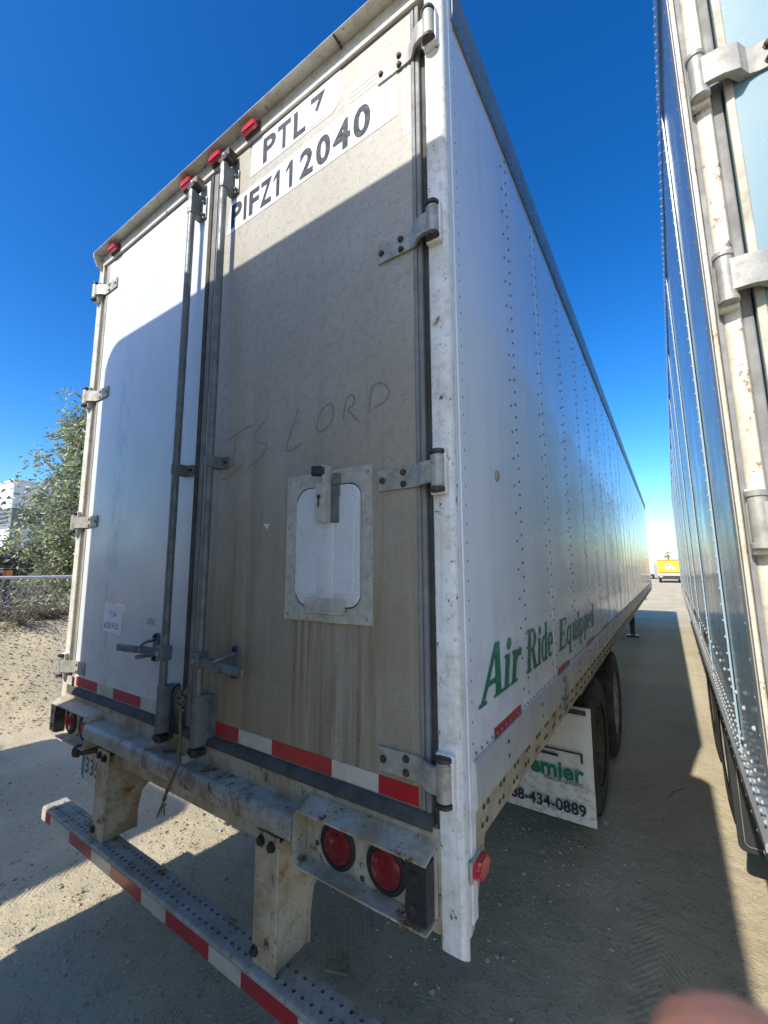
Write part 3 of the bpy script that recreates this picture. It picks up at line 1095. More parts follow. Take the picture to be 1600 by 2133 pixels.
for x, z in ((-.676, 2.232), (-.312, 2.228), (-.676, 2.055), (-.312, 2.06), (-.676, 1.875), (-.312, 1.88), (-.676, 1.737), (-.312, 1.738)):
    bm = NB()
    lathe(bm, [(0, .008), (.003, .0065), (.0035, .003), (.002, .002), (.002, 0)], (x, -.010, z), (0, -1, 0), 10)
    part('frame_rivet', bm, 'hinge_alu', vh, smooth=40)
bm = NB()
box(bm, -.578, -.396, -.0235, -.0195, 1.752, 1.800, .001)
box(bm, -.578, -.396, -.0150, -.0110, 1.718, 1.748, .001)
cyl(bm, (-.582, -.020, 1.750), (-.392, -.020, 1.750), .0055, 10)
for i in range(4):
    for z, y in ((1.786, -.0235), (1.731, -.015)):
        dome(bm, (-.557 + i * .047, y, z), (0, -1, 0), .0055, .003, 8)
part('hatch_hinge', bm, 'hatch_frame', vh, smooth=40)
bm = NB()
box(bm, -.462, -.425, -.024, -.012, 2.060, 2.195, .002)             # angle behind
box(bm, -.448, -.426, -.032, -.012, 2.195, 2.235, .002)
part('latch_angle', bm, 'galv', vh)
bm = NB()
box(bm, -.502, -.462, -.060, -.020, 2.062, 2.205, .003)             # latch housing
box(bm, -.468, -.462, -.064, -.018, 2.200, 2.262, .002)
part('latch', bm, 'hatch_frame', vh)
bm = NB()
box(bm, -.489, -.482, -.0612, -.0595, 2.115, 2.145)
lathe(bm, [(0, .009), (.001, .009), (.001, 0)], (-.4855, -.0600, 2.150), (0, -1, 0), 12)
part('latch_slot', bm, 'steel_dark', vh)
bm = NB()
lathe(bm, [(0, .019), (.040, .0185), (.046, .015), (.046, .004), (.043, .003), (.043, 0)], (-.468, -.050, 2.240), (-.75, -.66, 0), 18)
part('latch_knob', bm, 'rubber', vh, smooth=40)

# ---------------- number boards
def board(name, poly, mat, y=-.0010, parent=None):
    bm = NB()
    prism(bm, poly, RXZ(0), y - .0008, y + .0006)
    return part(name, bm, mat, parent or rd)
REAR = lambda y: (lambda a, b, t: Vector((a, y - t, b)))
b1 = board('number_board', [(-1.010, 3.757), (-.500, 3.760), (-.460, 3.792), (-.455, 3.935), (-1.004, 3.932)], 'sign_white')
b2 = board('number_board', [(-1.172, 3.528), (-.186, 3.536), (-.184, 3.720), (-.30, 3.716), (-1.155, 3.697)], 'sign_white')
for ch, a0, a1 in (('P', -.925, -.838), ('T', -.826, -.742), ('L', -.724, -.650), ('Z', -.628, -.538)):
    lettering('lettering', ch, (a0, 3.775, a1, 3.908), REAR(-.0019), 'letter_dark', b1, .032)
bm = NB()
bm.faces.new([bm.verts.new((x, -.0031, z)) for x, z in ((-.640, 3.768), (-.530, 3.768), (-.528, 3.800), (-.575, 3.812), (-.594, 3.838), (-.618, 3.825))])
part('peeled_patch', bm, 'letter_peeled', b1)
xs_ = [(-1.147, 'P', .078), (-1.052, 'I', .022), (-1.012, 'F', .068), (-.935, 'Z', .078), (-.846, '1', .040), (-.764, '1', .040), (-.680, '2', .076), (-.585, '0', .076), (-.492, '4', .086), (-.388, '0', .080)]
for x, ch, wd in xs_:
    if ch in '1I':
        z0, z1 = 3.548 + .004 * (x + 1.15), 3.675 + .018 * (x + 1.15)
        bm = NB()
        if ch == 'I': poly = [(x, z0), (x + wd, z0), (x + wd, z1), (x, z1)]
        else: poly = [(x + wd * .5, z0), (x + wd * 1.05, z0), (x + wd * 1.05, z1), (x + wd * .62, z1), (x, z1 - .030), (x, z1 - .048), (x + wd * .5, z1 - .030)]
        bm.faces.new([bm.verts.new((a, -.0025, b)) for a, b in poly])
        part('lettering', bm, 'letter_dark', b2)
        continue
    lettering('lettering', ch, (x, 3.548 + .004 * (x + 1.15), x + wd * 1.04, 3.675 + .018 * (x + 1.15)), REAR(-.0019), 'letter_dark', b2, .036)
# ghost of an old striped emblem
for i in range(3):
    zz = 3.742 + i * .021
    strip('stripe', -.410, -.158 + .016 * i, -.0011, -.0004, zz, zz + .014, 'tape_ghost', rd, 0)
    xx = -.160 + i * .017
    strip('stripe', xx, xx + .011, -.0011, -.0004, 3.432, 3.722 + .02 * i, 'tape_ghost', rd, 0)
# writing rubbed into the grime: IS LORD
STROKES = [[(-1.113, 2.468), (-1.018, 2.498), (-0.927, 2.513)], [(-1.038, 2.495), (-1.046, 2.395), (-1.058, 2.341)], [(-1.126, 2.297), (-1.055, 2.305), (-0.97, 2.358)],
           [(-0.845, 2.516), (-0.898, 2.485), (-0.92, 2.454), (-0.895, 2.431), (-0.841, 2.418), (-0.831, 2.398), (-0.852, 2.371), (-0.904, 2.348), (-0.954, 2.324)],
           [(-0.653, 2.536), (-0.679, 2.467), (-0.709, 2.402), (-0.724, 2.363), (-0.687, 2.363), (-0.633, 2.38)],
           [(-0.482, 2.509), (-0.514, 2.507), (-0.542, 2.48), (-0.559, 2.438), (-0.551, 2.411), (-0.519, 2.411), (-0.484, 2.429), (-0.471, 2.47), (-0.482, 2.509)],
           [(-0.426, 2.433), (-0.423, 2.471), (-0.413, 2.507)], [(-0.413, 2.507), (-0.394, 2.524), (-0.374, 2.508), (-0.38, 2.48), (-0.41, 2.471), (-0.383, 2.441), (-0.354, 2.414)],
           [(-0.308, 2.43), (-0.311, 2.462), (-0.302, 2.523), (-0.274, 2.539), (-0.241, 2.52), (-0.224, 2.488), (-0.242, 2.462), (-0.277, 2.452), (-0.295, 2.451)]]
for i, st in enumerate(STROKES):
    bm = NB()
    ribbon(bm, smooth2d(st), .0085, lambda a, b: Vector((a, -.0006 - .0002 * (i % 2), b)))
    part('rubbed_stroke', bm, 'wiped', rd, label='stroke of the words IS LORD rubbed into the grime')
for i, st in enumerate([[(-1.667, 1.657), (-1.677, 1.647), (-1.677, 1.635), (-1.668, 1.628), (-1.655, 1.634), (-1.655, 1.648), (-1.667, 1.657)], [(-1.642, 1.661), (-1.641, 1.626)], [(-1.612, 1.663), (-1.627, 1.64)], [(-1.63, 1.639), (-1.616, 1.644), (-1.619, 1.632), (-1.604, 1.628)]]):
    bm = NB()
    ribbon(bm, smooth2d(st), .0042, lambda a, b: Vector((a, -.0006 - .0002 * i, b)))
    part('marker_stroke', bm, 'ink_black', ld)
bm = NB()
prism(bm, [(-.835, 2.082), (-.800, 2.078), (-.815, 2.058)], RXZ(0), -.0018, -.0006)
part('torn_scrap', bm, 'paper', rd)

# ---------------- sill, bumper channel and lamp boxes
bm = NB()
box(bm, -W + .066, -.066, -.012, .10, 1.03, 1.192, .004)
part('rear_sill', bm, 'frame_cream', LT)
bm = NB()
prof = [(.0, 1.114), (-.074, 1.112), (-.084, 1.109), (-.091, 1.102), (-.095, 1.091), (-.095, 1.050), (-.092, 1.043), (-.086, 1.040), (-.080, 1.043), (-.080, 1.090), (-.012, 1.094)]
prism(bm, prof, lambda a, b, t: Vector((t, a, b)), -2.055, -.555)
part('bumper_channel', bm, 'bumper_paint', LT, smooth=40)
bm = NB()
box(bm, -W + .066, -.066, -.008, .06, .930, 1.026, .004)
part('frame_bolster', bm, 'frame_cream', LT)

def lamp_box(xa, xb, mirror):
    """xa: inner end next to the channel, xb: outer end at the corner post"""
    sg = 1 if xb > xa else -1
    X = lambda d: xa + sg * d
    L = abs(xb - xa)
    bm = NB()
    # box with open front: top, bottom, inner end, back; swept as a U around the lamps
    z0, z1, yf, yb = .975, 1.142, -.088, -.022
    def plate(pts, th):
        A = [bm.verts.new(p) for p in pts]
        n = (Vector(pts[1]) - Vector(pts[0])).cross(Vector(pts[3]) - Vector(pts[0])).normalized() * th
        B = [bm.verts.new(Vector(p) + n) for p in pts]
        bm.faces.new(A); bm.faces.new(B[::-1])
        for i in range(4): bm.faces.new((A[i], B[i], B[(i + 1) % 4], A[(i + 1) % 4]))
    rc = .028
    path = [(X(L), z1)] + [(X(rc - rc * math.sin(t)), z1 - rc + rc * math.cos(t)) for t in [R(15 * k) for k in range(7)]] + [(X(rc - rc * math.cos(t)), z0 + rc - rc * math.sin(t)) for t in [R(15 * k) for k in range(7)]] + [(X(L), z0)]
    inn = []
    for i, p in enumerate(path):
        a = Vector(path[max(i - 1, 0)]); b = Vector(path[min(i + 1, len(path) - 1)])
        d = (b - a).normalized()
        n = Vector((-d.y, d.x)) * .006 * (sg if True else 1)
        inn.append((p[0] + n.x, p[1] + n.y))
    sec = []
    for (xo, zo), (xi, zi) in zip(path, inn):
        rise = .022 if zo > 1.1 else 0
        sec.append([bm.verts.new(q) for q in ((xo, yf, zo), (xo, -.010, zo + rise), (xi, -.010, zi + rise), (xi, yf, zi))])
    for a, b in zip(sec, sec[1:]):
        for k in range(4):
            bm.faces.new((a[k], a[(k + 1) % 4], b[(k + 1) % 4], b[k]))
    for e in (sec[0], sec[-1]): bm.faces.new(e)
    lb = part('lamp_box', bm, 'lamp_box', LT, smooth=40)
    bm = NB()
    box(bm, min(X(.01), X(L)), max(X(.01), X(L)), -.030, -.020, z0 + .002, z1 + .006)
    part('lamp_panel', bm, 'lamp_box', lb)
    for d in (.142, .322):
        c = (X(d), -.030, 1.052)
        bm = NB()
        lathe(bm, [(0, .068), (.007, .068), (.010, .063), (.010, .0545), (.004, .053), (.002, 0)], c, (0, -1, 0), 36)
        t = part('tail_lamp', bm, 'rubber', LT, smooth=40)
        bm = NB()
        lathe(bm, [(.004, .0525), (.0095, .0515), (.0115, .047), (.0100, .044), (.0122, .039), (.0108, .036), (.0132, .029), (.0118, .026), (.0140, .014), (.0132, .011), (.0145, 0)], c, (0, -1, 0), 36)
        part('lens', bm, 'lens_red', t, smooth=25)
    # chewed rubber dock bumper at the outer end
    bm = NB()
    xi, xo = X(L - .070), X(L - .004)
    pts = []
    for i in range(9):
        z = z0 + .012 + (z1 - z0 - .02) * i / 8
        pts.append((xi + sg * random.uniform(-.004, .012), z))
    poly = pts + [(xo, z1 - .008), (xo, z0 + .012)]
    prism(bm, poly, RXZ(0), -.082, -.030)
    bmesh.ops.bevel(bm, geom=bm.edges[:], offset=.004, segments=2, affect='EDGES')
    db = part('dock_bumper', bm, 'rubber', LT, smooth=50)
    for z in (1.025, 1.10):
        bm = NB()
        bolt(bm, ((xi + xo) / 2, -.082, z), (0, -1, 0), .012, .008)
        part('bumper_bolt', bm, 'steel_dark', db)
    for d, z in ((.055, 1.03), (.235, .992)):
        bm = NB()
        dome(bm, (X(d), -.030, z), (0, -1, 0), .009, .005, 10)
        part('lamp_screw', bm, 'bolt_rust', lb)
lamp_box(-.548, -.069, False)
lamp_box(-2.042, -W + .069, True)

# side marker lamp near the rear corner
bm = NB()
box(bm, .003, .012, .02, .118, 1.062, 1.118, .004)
sm = part('side_marker', bm, 'alu_dirty', LT)
bm = NB()
prism(bm, rrect(.026, .112, 1.068, 1.112, .020), lambda a, b, t: Vector((t, a, b)), .010, .032)
bmesh.ops.bevel(bm, geom=[e for e in bm.edges if all(v.co.x > .031 for v in e.verts)], offset=.010, segments=3, affect='EDGES')
part('lens', bm, 'lens_marker', sm, smooth=40)
# apron plate under the side rail at the rear
bm = NB()
prism(bm, [(.07, 1.13), (.07, .90), (.10, .90), (.22, 1.13)], SYZ, -.030, -.018)
part('rear_gusset', bm, 'frame_cream', LT)

# ---------------- rear impact guard
ig = thing('impact_guard', (0, 0, 0), '', '')
for k_ in ('label', 'category'): del ig[k_]
ig.parent = LT
ig.location = (W / 2, 0, 0)
OFF[ig.name] = Vector((0, 0, 0))
GX0, GX1, GY0, GY1, GZ = -2.468, -.122, -.094, .016, .602
bm = NB()
cx_, cy_ = 62, 2
dx, dy = (GX1 - GX0) / cx_, (GY1 - GY0 - .012) / cy_
def gv(i, j): return (GX0 + dx * i, GY0 + .012 + dy * j)
cache = {}
def vv(x, y, z):
    k = (round(x, 5), round(y, 5), round(z, 5))
    if k not in cache: cache[k] = bm.verts.new((x, y, z))
    return cache[k]
for i in range(cx_):
    for j in range(cy_):
        x0, y0 = gv(i, j)
        x1, y1 = x0 + dx, y0 + dy
        xm, ym = (x0 + x1) / 2, (y0 + y1) / 2
        out = [(x1, y0), (x1, ym), (x1, y1), (xm, y1), (x0, y1), (x0, ym), (x0, y0), (xm, y0)]
        if 0 < i < cx_ - 1:
            ang = [math.atan2(b - ym, a - xm) for a, b in out]
            hr = .0078
            H = [vv(xm + hr * math.cos(t), ym + hr * math.sin(t), GZ + .0012) for t in ang]
            D = [vv(xm + hr * math.cos(t), ym + hr * math.sin(t), GZ - .008) for t in ang]
            O = [vv(a, b, GZ) for a, b in out]
            for k in range(8):
                k2 = (k + 1) % 8
                bm.faces.new((O[k], O[k2], H[k2], H[k]))
                bm.faces.new((H[k], H[k2], D[k2], D[k]))
        else:
            bm.faces.new([vv(a, b, GZ) for a, b in out])
# rounded nose, front, underside and back of the beam
prof = [(GY0 + .012, GZ), (GY0 + .005, GZ - .002), (GY0 + .001, GZ - .007), (GY0, GZ - .014), (GY0, GZ - .066), (GY0 + .004, GZ - .072), (GY1, GZ - .072), (GY1, GZ)]
for a, b in zip(prof, prof[1:]):
    bm.faces.new([vv(GX0, *a), vv(GX1, *a), vv(GX1, *b), vv(GX0, *b)])
bm.faces.new([vv(GX0, *p) for p in prof])
bm.faces.new([vv(GX1, *p) for p in prof])
part('guard_beam', bm, 'bumper_paint', ig, smooth=30)
bm = NB()
box(bm, GX0 + .01, GX1 - .01, GY0 + .012, GY1 - .004, GZ - .060, GZ - .010)
part('beam_core', bm, 'steel_dark', ig)
tx = [-2.466, -2.414, -2.345, -2.104, -1.858, -1.669, -1.399, -1.215, -.937, -.761, -.50, -.31, -.13]
for k in range(len(tx) - 1):
    strip('reflective_tape', tx[k], tx[k + 1], GY0 - .0016, GY0 - .0006, GZ - .064, GZ - .014, 'tape_red' if k % 2 else 'tape_white', ig, 0)
for xc in (-1.887, -.691):
    sg = 1 if xc < -1.3 else -1
    bm = NB()
    box(bm, xc - .056, xc + .056, -.066, -.056, GZ + .001, 1.012, .003)
    post = part('guard_post', bm, 'post_cream', ig)
    for xx in (xc - .050, xc + .042):                     # webs running back along the trailer
        bm = NB()
        prism(bm, [(-.056, GZ + .003), (-.056, .99), (.30, .99), (.30, .94), (.10, .78), (.085, .70), (.085, GZ + .003)], SYZ, xx, xx + .008)
        part('post_web', bm, 'frame_cream', post)
    bm = NB()                                             # back flange and diagonal foot
    prism(bm, [(.085, GZ + .003), (.085, .70), (.10, .78), (.30, .94), (.31, .93), (.112, .772), (.097, .695), (.097, GZ + .003)], SYZ, xc - .056, xc + .056)
    part('post_flange', bm, 'frame_cream', post)
    for dxx, z in ((-.024, .985), (.028, .980), (-.036 if sg > 0 else -.040, GZ + .042)):
        bm = NB()
        bolt(bm, (xc + dxx, -.066, z), (0, -1, 0), .0135, .016)
        part('bolt', bm, 'steel_dark', post)

# ---------------- licence plate and hose end under the lamp box
bm = NB()
prism(bm, rrect(-2.235, -1.930, .775, .930, .014), RXZ(0), -.012, -.009)
pl = part('licence_plate', bm, 'plate_white', LT)
bm = NB()
prism(bm, [(-2.234, .790), (-2.210, .778), (-2.205, .928), (-2.234, .915)], RXZ(0), -.0135, -.0122)
part('plate_edge', bm, 'plate_teal', pl)
lettering('plate_number', '3359', (-2.195, .815, -1.975, .895), REAR(-.0122), 'plate_ink', pl, .01)
bm = NB()
tube(bm, [(-2.13, -.075, .958), (-2.07, -.02, .962), (-1.95, .06, .965)], [.024, .021, .018], 10)
lathe(bm, [(-.018, 0), (-.018, .024), (-.010, .032), (.008, .032), (.014, .022)], (-2.135, -.078, .958), (.7, .6, .03), 9)
part('hose_coupling', bm, 'steel_dark', LT, smooth=40)

# ---------------- underside: floor beams, slider, axles, wheels
bm = NB()
y = .35
while y < LEN - .2:
    box(bm, -W + .07, -.07, y, y + .05, 1.10, 1.20)
    y += .30
part('floor_beams', bm, 'chassis', LT, kind='stuff')
for xx in (-W / 2 - .55, -W / 2 + .45):
    bm = NB()
    box(bm, xx, xx + .10, .3, 7.2, .86, 1.10, .01)
    part('slider_rail', bm, 'chassis', LT)
def wheel(x, y, sg, parent, rim='rim_white'):
    c = (x, y, .505)
    bm = NB()
    prof = [(-.140, .30), (-.150, .34), (-.150, .40), (-.140, .462), (-.120, .492)]
    for i in range(5):
        a = -.112 + .049 * i
        prof += [(a, .503), (a + .030, .505), (a + .032, .494), (a + .045, .494)]
    prof += [(.120, .492), (.140, .462), (.150, .40), (.150, .34), (.140, .30)]
    lathe(bm, [(a * .97, r) for a, r in prof], c, (1, 0, 0), 40)
    wl = part('wheel', bm, 'tyre', parent, smooth=35)
    bm = NB()
    s_ = sg
    lathe(bm, [(s_ * .128, .300), (s_ * .118, .285), (s_ * .075, .272), (s_ * .030, .262), (s_ * .012, .215), (s_ * .010, .13), (s_ * .055, .125), (s_ * .060, .085), (s_ * .12, .08), (s_ * .128, .06), (s_ * .128, 0)], c, (1, 0, 0), 32)
    part('rim', bm, rim, wl, smooth=35)
    for i in range(10):
        a = 2 * math.pi * i / 10
        bm = NB()
        bolt(bm, (x + s_ * .010, y + .168 * math.cos(a), .505 + .168 * math.sin(a)), (s_, 0, 0), .014, .028)
        part('wheel_nut', bm, 'bolt_rust', wl)
    return wl
AX = (2.80, 4.045)
for y in AX:
    bm = NB()
    cyl(bm, (-W + .3, y, .505), (-.3, y, .505), .065, 16)
    part('axle', bm, 'chassis', LT, smooth=40)
    for x, sg in ((-.178, 1), (-.50, -1), (-W + .178, -1), (-W + .50, 1)):
        wheel(x, y, sg, LT, 'rim_dark' if y < 3 else 'rim_white')
# mud flaps
def mud_flap(x0, x1, y, z0, z1, mat, parent):
    bm = NB()
    n = 10
    A = []
    for j in range(n + 1):
        t = j / n
        z = z0 + (z1 - z0) * t
        yy = y - .018 * math.sin(t * 3.0) - .02 * (1 - t) ** 2
        A.append([bm.verts.new((x0, yy, z)), bm.verts.new(((x0 + x1) / 2, yy - .004, z)), bm.verts.new((x1, yy, z)), bm.verts.new((x1, yy + .008, z)), bm.verts.new((x0, yy + .008, z))])
    for a, b in zip(A, A[1:]):
        for k in range(5): bm.faces.new((a[k], a[(k + 1) % 5], b[(k + 1) % 5], b[k]))
    bm.faces.new(A[0]); bm.faces.new(A[-1])
    return part('mud_flap', bm, mat, parent, smooth=40)
mf = mud_flap(-.640, .004, 2.10, .225, .955, 'flap_white', LT)
mud_flap(-W - .002, -W + .640, 2.10, .235, .968, 'flap_white', LT)
strip('flap_bracket', -.62, -.022, 2.066, 2.074, .915, .945, 'steel_dark', LT, .002)
FL = lambda a, b, t: Vector((a, 2.052 - t - .004 * math.sin((b - .235) / .733 * 3.0), b))
lettering('flap_lettering', 'Premier', (-.525, .492, -.050, .600), FL, 'letter_green', mf, .03)
lettering('flap_lettering', 'TRAILER LEASING', (-.310, .466, -.060, .492), FL, 'letter_dark', mf, .018, spacing=1.1)
lettering('flap_lettering', '888-434-0889', (-.590, .286, -.050, .362), FL, 'letter_dark', mf, .022)
for q in ([(-.52, .668), (-.052, .668), (-.052, .680), (-.52, .680)], [(-.066, .615), (-.052, .615), (-.052, .668), (-.066, .668)], [(-.52, .632), (-.20, .628), (-.21, .645), (-.52, .655)]):
    bm = NB()
    bm.faces.new([bm.verts.new(FL(a, b, .0012)) for a, b in q])
    part('flap_emblem', bm, 'letter_dark', mf)
# side shield behind the rail above the tandem and landing legs
bm = NB()
prism(bm, [(1.95, 1.15), (4.9, 1.13), (4.9, 1.06), (2.05, 1.05)], SYZ, -.052, -.040)
part('side_shield', bm, 'galv', LT)
for xx in (-.42, -W + .42):
    bm = NB()
    box(bm, xx - .07, xx + .07, 12.4, 12.54, .32, 1.15, .01)
    box(bm, xx - .055, xx + .055, 12.415, 12.525, .06, .33, .008)
    box(bm, xx - .15, xx + .15, 12.32, 12.62, .0, .05, .015)
    part('landing_leg', bm, 'black_paint', LT)
bm = NB()
tube(bm, [(-.42, 12.47, .9), (-W + .42, 12.47, .9)], .03, 8)
part('leg_brace', bm, 'black_paint', LT)
bm = NB()
box(bm, -.030, -.004, 11.7, 11.78, 1.04, 1.10, .01)
part('clearance_lamp', bm, 'lens_amber', LT)

# ---------------- loose things on the rear
rope = thing('rope', (-1.19, -.1, .95), 'frayed olive rope knotted on the lock rod and hanging over the bumper', 'rope')
bm = NB()
pts = [(-1.185, -.070, 1.415), (-1.175, -.085, 1.40), (-1.205, -.088, 1.385), (-1.225, -.090, 1.365), (-1.205, -.095, 1.350), (-1.190, -.094, 1.33), (-1.200, -.090, 1.30), (-1.205, -.084, 1.25), (-1.20, -.084, 1.20), (-1.19, -.092, 1.15), (-1.18, -.104, 1.115), (-1.185, -.115, 1.08), (-1.200, -.120, 1.05), (-1.222, -.120, 1.01), (-1.238, -.118, .975)]
sp = []
for a, b in zip(pts, pts[1:]):
    for t in (0, .34, .67): sp.append(Vector(a).lerp(Vector(b), t))
tube(bm, sp, [.0066 + .0012 * math.sin(i * 1.9) for i in range(len(sp))], 8)
part('rope_strand', bm, 'rope', rope, smooth=True)
bm = NB()
for k in range(5):
    c = Vector((-1.195, -.092, 1.40 - .016 * k))
    tube(bm, [c + Vector((.016 * math.cos(t + k), .013 * math.sin(t + k), .007 * math.sin(2 * t))) for t in [i * .7 for i in range(9)]], .006, 6)
part('knot', bm, 'rope', rope, smooth=True)
bm = NB()
for k in range(14):
    a = random.uniform(0, 6.3)
    tube(bm, [(-1.238, -.118, .978), (-1.245 + .008 * math.cos(a), -.118 + .008 * math.sin(a), .953), (-1.251 + .018 * math.cos(a), -.118 + .014 * math.sin(a), .928 + random.uniform(-.01, .01))], [.0028, .0022, .0012], 4)
part('frayed_end', bm, 'rope', rope)

bm = NB()
tube(bm, [(-1.345, -.012, 1.395), (-1.350, -.03, 1.385), (-1.362, -.035, 1.365), (-1.362, -.035, 1.285), (-1.352, -.04, 1.250), (-1.350, -.045, 1.19), (-1.343, -.045, 1.172), (-1.332, -.045, 1.18), (-1.330, -.045, 1.26), (-1.340, -.045, 1.275), (-1.352, -.04, 1.27)], .0042, 6)
part('hold_back_hook', bm, 'wire_black', LT, smooth=True)

pn = thing('paper_notice', (-2.035, 0, 1.55), 'white paper notice in a clear sleeve taped to the white rear door', 'notice')
bm = NB()
prism(bm, [(-2.158, 1.556), (-1.928, 1.534), (-1.908, 1.712), (-2.148, 1.732)], RXZ(0), -.0018, -.0006)
part('sleeve', bm, 'plastic_sleeve', pn)
bm = NB()
prism(bm, [(-2.146, 1.568), (-1.942, 1.548), (-1.930, 1.698), (-2.134, 1.716)], RXZ(0), -.0026, -.0018)
sh = part('sheet', bm, 'paper', pn)
lettering('lettering', 'T34', (-2.078, 1.640, -1.998, 1.672), REAR(-.0027), 'ink_purple', sh, 0)
lettering('lettering', '6/28 FUL', (-2.130, 1.578, -1.962, 1.612), REAR(-.0027), 'ink_purple', sh, 0)

bm = NB()
box(bm, -.055, .055, -.028, .028, .0, .014, .003)
o = part('wood_scrap', bm, 'wood')
o.location = (-.945, .628, .006)
o.rotation_euler = (.06, .05, .45)
tag(o, 'small pale offcut of wood lying on the dark gravel', 'wood scrap')
for i, (x, y, a, l_) in enumerate(((-2.9, .55, .4, .10), (.42, 3.4, 1.2, .30))):
    bm = NB()
    tube(bm, [(-l_ / 2, 0, .005), (0, .02, .012), (l_ / 2, 0, .005)], [.003, .004, .002], 5)
    o = part('twig', bm, 'bark')
    o.location = (x, y, .002)
    o.rotation_euler = (0, 0, a)
    tag(o, ('short dry twig on the gravel left of the bumper', 'thin dry twig on the dirt lane between the trailers')[i], 'twig')

# ------------------------------------------------------------------ the light-blue trailer
BT = thing('semi_trailer', (.692, .17, 0), 'light blue semi-trailer with rusty cream corner post and black mud flap', 'trailer', rot=(0, -.015, -.010), local=True)
BL, BR = 15.6, 4.0
bseams = [.10] + [.68 + 1.245 * k for k in range(12)] + [BL]
for k in range(len(bseams) - 1):
    # each sheet laps over the next, so its rear edge stands proud
    bm = wavy_panel(bseams[k], bseams[k + 1] + .035, 1.255, 3.86, -.001, -1, 40 + k, 16, 18, .0016)
    for v in bm.verts:
        v.co.x -= .009 * max(0, 1 - (v.co.y - bseams[k]) / (bseams[k + 1] - bseams[k])) if k else 0
    part('side_panel', bm, 'side_blue', BT, smooth=40)
for name, x0, x1, y0, y1, z0, z1, mt, r in (('cargo_body', .012, W - .012, .05, BL - .02, 1.15, 3.97, 'side_blue', 0), ('roof', 0, W, .03, BL, 3.95, BR - .005, 'alu_rail', .005),
                                          ('front_wall', 0, W, BL, BL + .05, 1.10, BR - .01, 'side_blue', .02)):
    strip(name, x0, x1, y0, y1, z0, z1, mt, BT, r)
bm = NB()
prism(bm, [(3.85, -.012), (3.85, .03), (BR + .006, .03), (BR + .006, -.010), (3.97, -.016), (3.90, -.012)], lambda a, b, t: Vector((b, t, a)), .06, BL + .03)
part('top_rail', bm, 'side_blue', BT, smooth=30)
bm = NB()
prism(bm, [(1.265, -.012), (1.250, -.024), (1.235, -.024), (1.228, -.012), (1.10, -.004), (1.085, .01), (1.085, .05), (1.265, .03)], lambda a, b, t: Vector((b, t, a)), .10, BL + .02)
part('bottom_rail', bm, 'alu_rail', BT, smooth=30)
fm = FM()
y = .14
k = 0
while y < BL - .1:
    for zz in (1.283, 1.325, 1.372):
        fm.dome((-.013, y + (zz - 1.28) * .2, zz), 2, .0068, .006)
    if k % 3 == 0: fm.dome((-.011, y, 1.50), 2, .0085, .008)
    if y > .25: fm.dome((-.014, y, 3.90), 2, .006, .005); fm.dome((-.014, y + .02, 3.965), 2, .006, .005)
    y += .062
    k += 1
for ys_ in bseams[1:-1]:
    z = 1.36
    while z < 3.84:
        fm.dome((-.0098, ys_ + .016, z), 2, .006, .005)
        z += .058
z = 1.40
while z < 3.84:
    fm.dome((-.0015, .125, z), 2, .006, .005)
    z += .09
fm.build('rivets', 'rivet_bright', BT, True)
fm = FM()
y = .16
while y < BL - .1:
    for zz in (1.205, 1.15):
        fm.dome((-.006, y, zz), 2, .009, .009)
    y += .115
fm.build('rail_bolts', 'frame_cream', BT)
for k in range(1, 8):
    strip('reflective_tape', -.0105, -.0095, .30 + 1.9 * k, .60 + 1.9 * k, 1.405, 1.455, 'tape_maroon', BT, 0)
# rear frame and door
bm = NB()
prism(bm, [(-.004, .10), (-.004, .012), (.004, .012), (.006, .022), (.014, .022), (.018, .002), (.024, -.004), (.036, -.007), (.050, -.006), (.055, .002), (.055, .10)], lambda a, b, t: Vector((a, b, t)), .86, 3.98)
part('corner_post', bm, 'blue_post', BT, smooth=40)
strip('post_trim', -.007, -.0045, .035, .098, 1.09, 3.97, 'rail_band', BT, .001)
strip('post_groove', .0065, .0175, -.001, .021, 1.0, 3.97, 'gasket_grey', BT, .001)
strip('corner_post', W - .055, W, -.006, .10, .86, 3.98, 'blue_post', BT, .006)
strip('door_gasket', .057, .080, .016, .05, 1.16, 3.94, 'gasket_grey', BT, .004)
strip('door_gasket', W - .082, W - .057, .016, .05, 1.16, 3.94, 'gasket_grey', BT, .004)
for x0, x1 in ((.083, W / 2 - .006), (W / 2 + .006, W - .084)):
    d_ = strip('rear_door', x0, x1, .008, .045, 1.17, 3.92, 'door_blue', BT, .004)
    strip('door_edge', x0 + .001, x0 + .020, .003, .008, 1.18, 3.91, 'alu_dirty', d_, .002)
    strip('door_edge', x1 - .020, x1 - .001, .003, .008, 1.18, 3.91, 'alu_dirty', d_, .002)
strip('door_header', .056, W - .056, -.004, .06, 3.925, 3.985, 'blue_post', BT, .004)
strip('rear_sill', .056, W - .056, -.006, .10, .98, 1.165, 'blue_post', BT, .006)
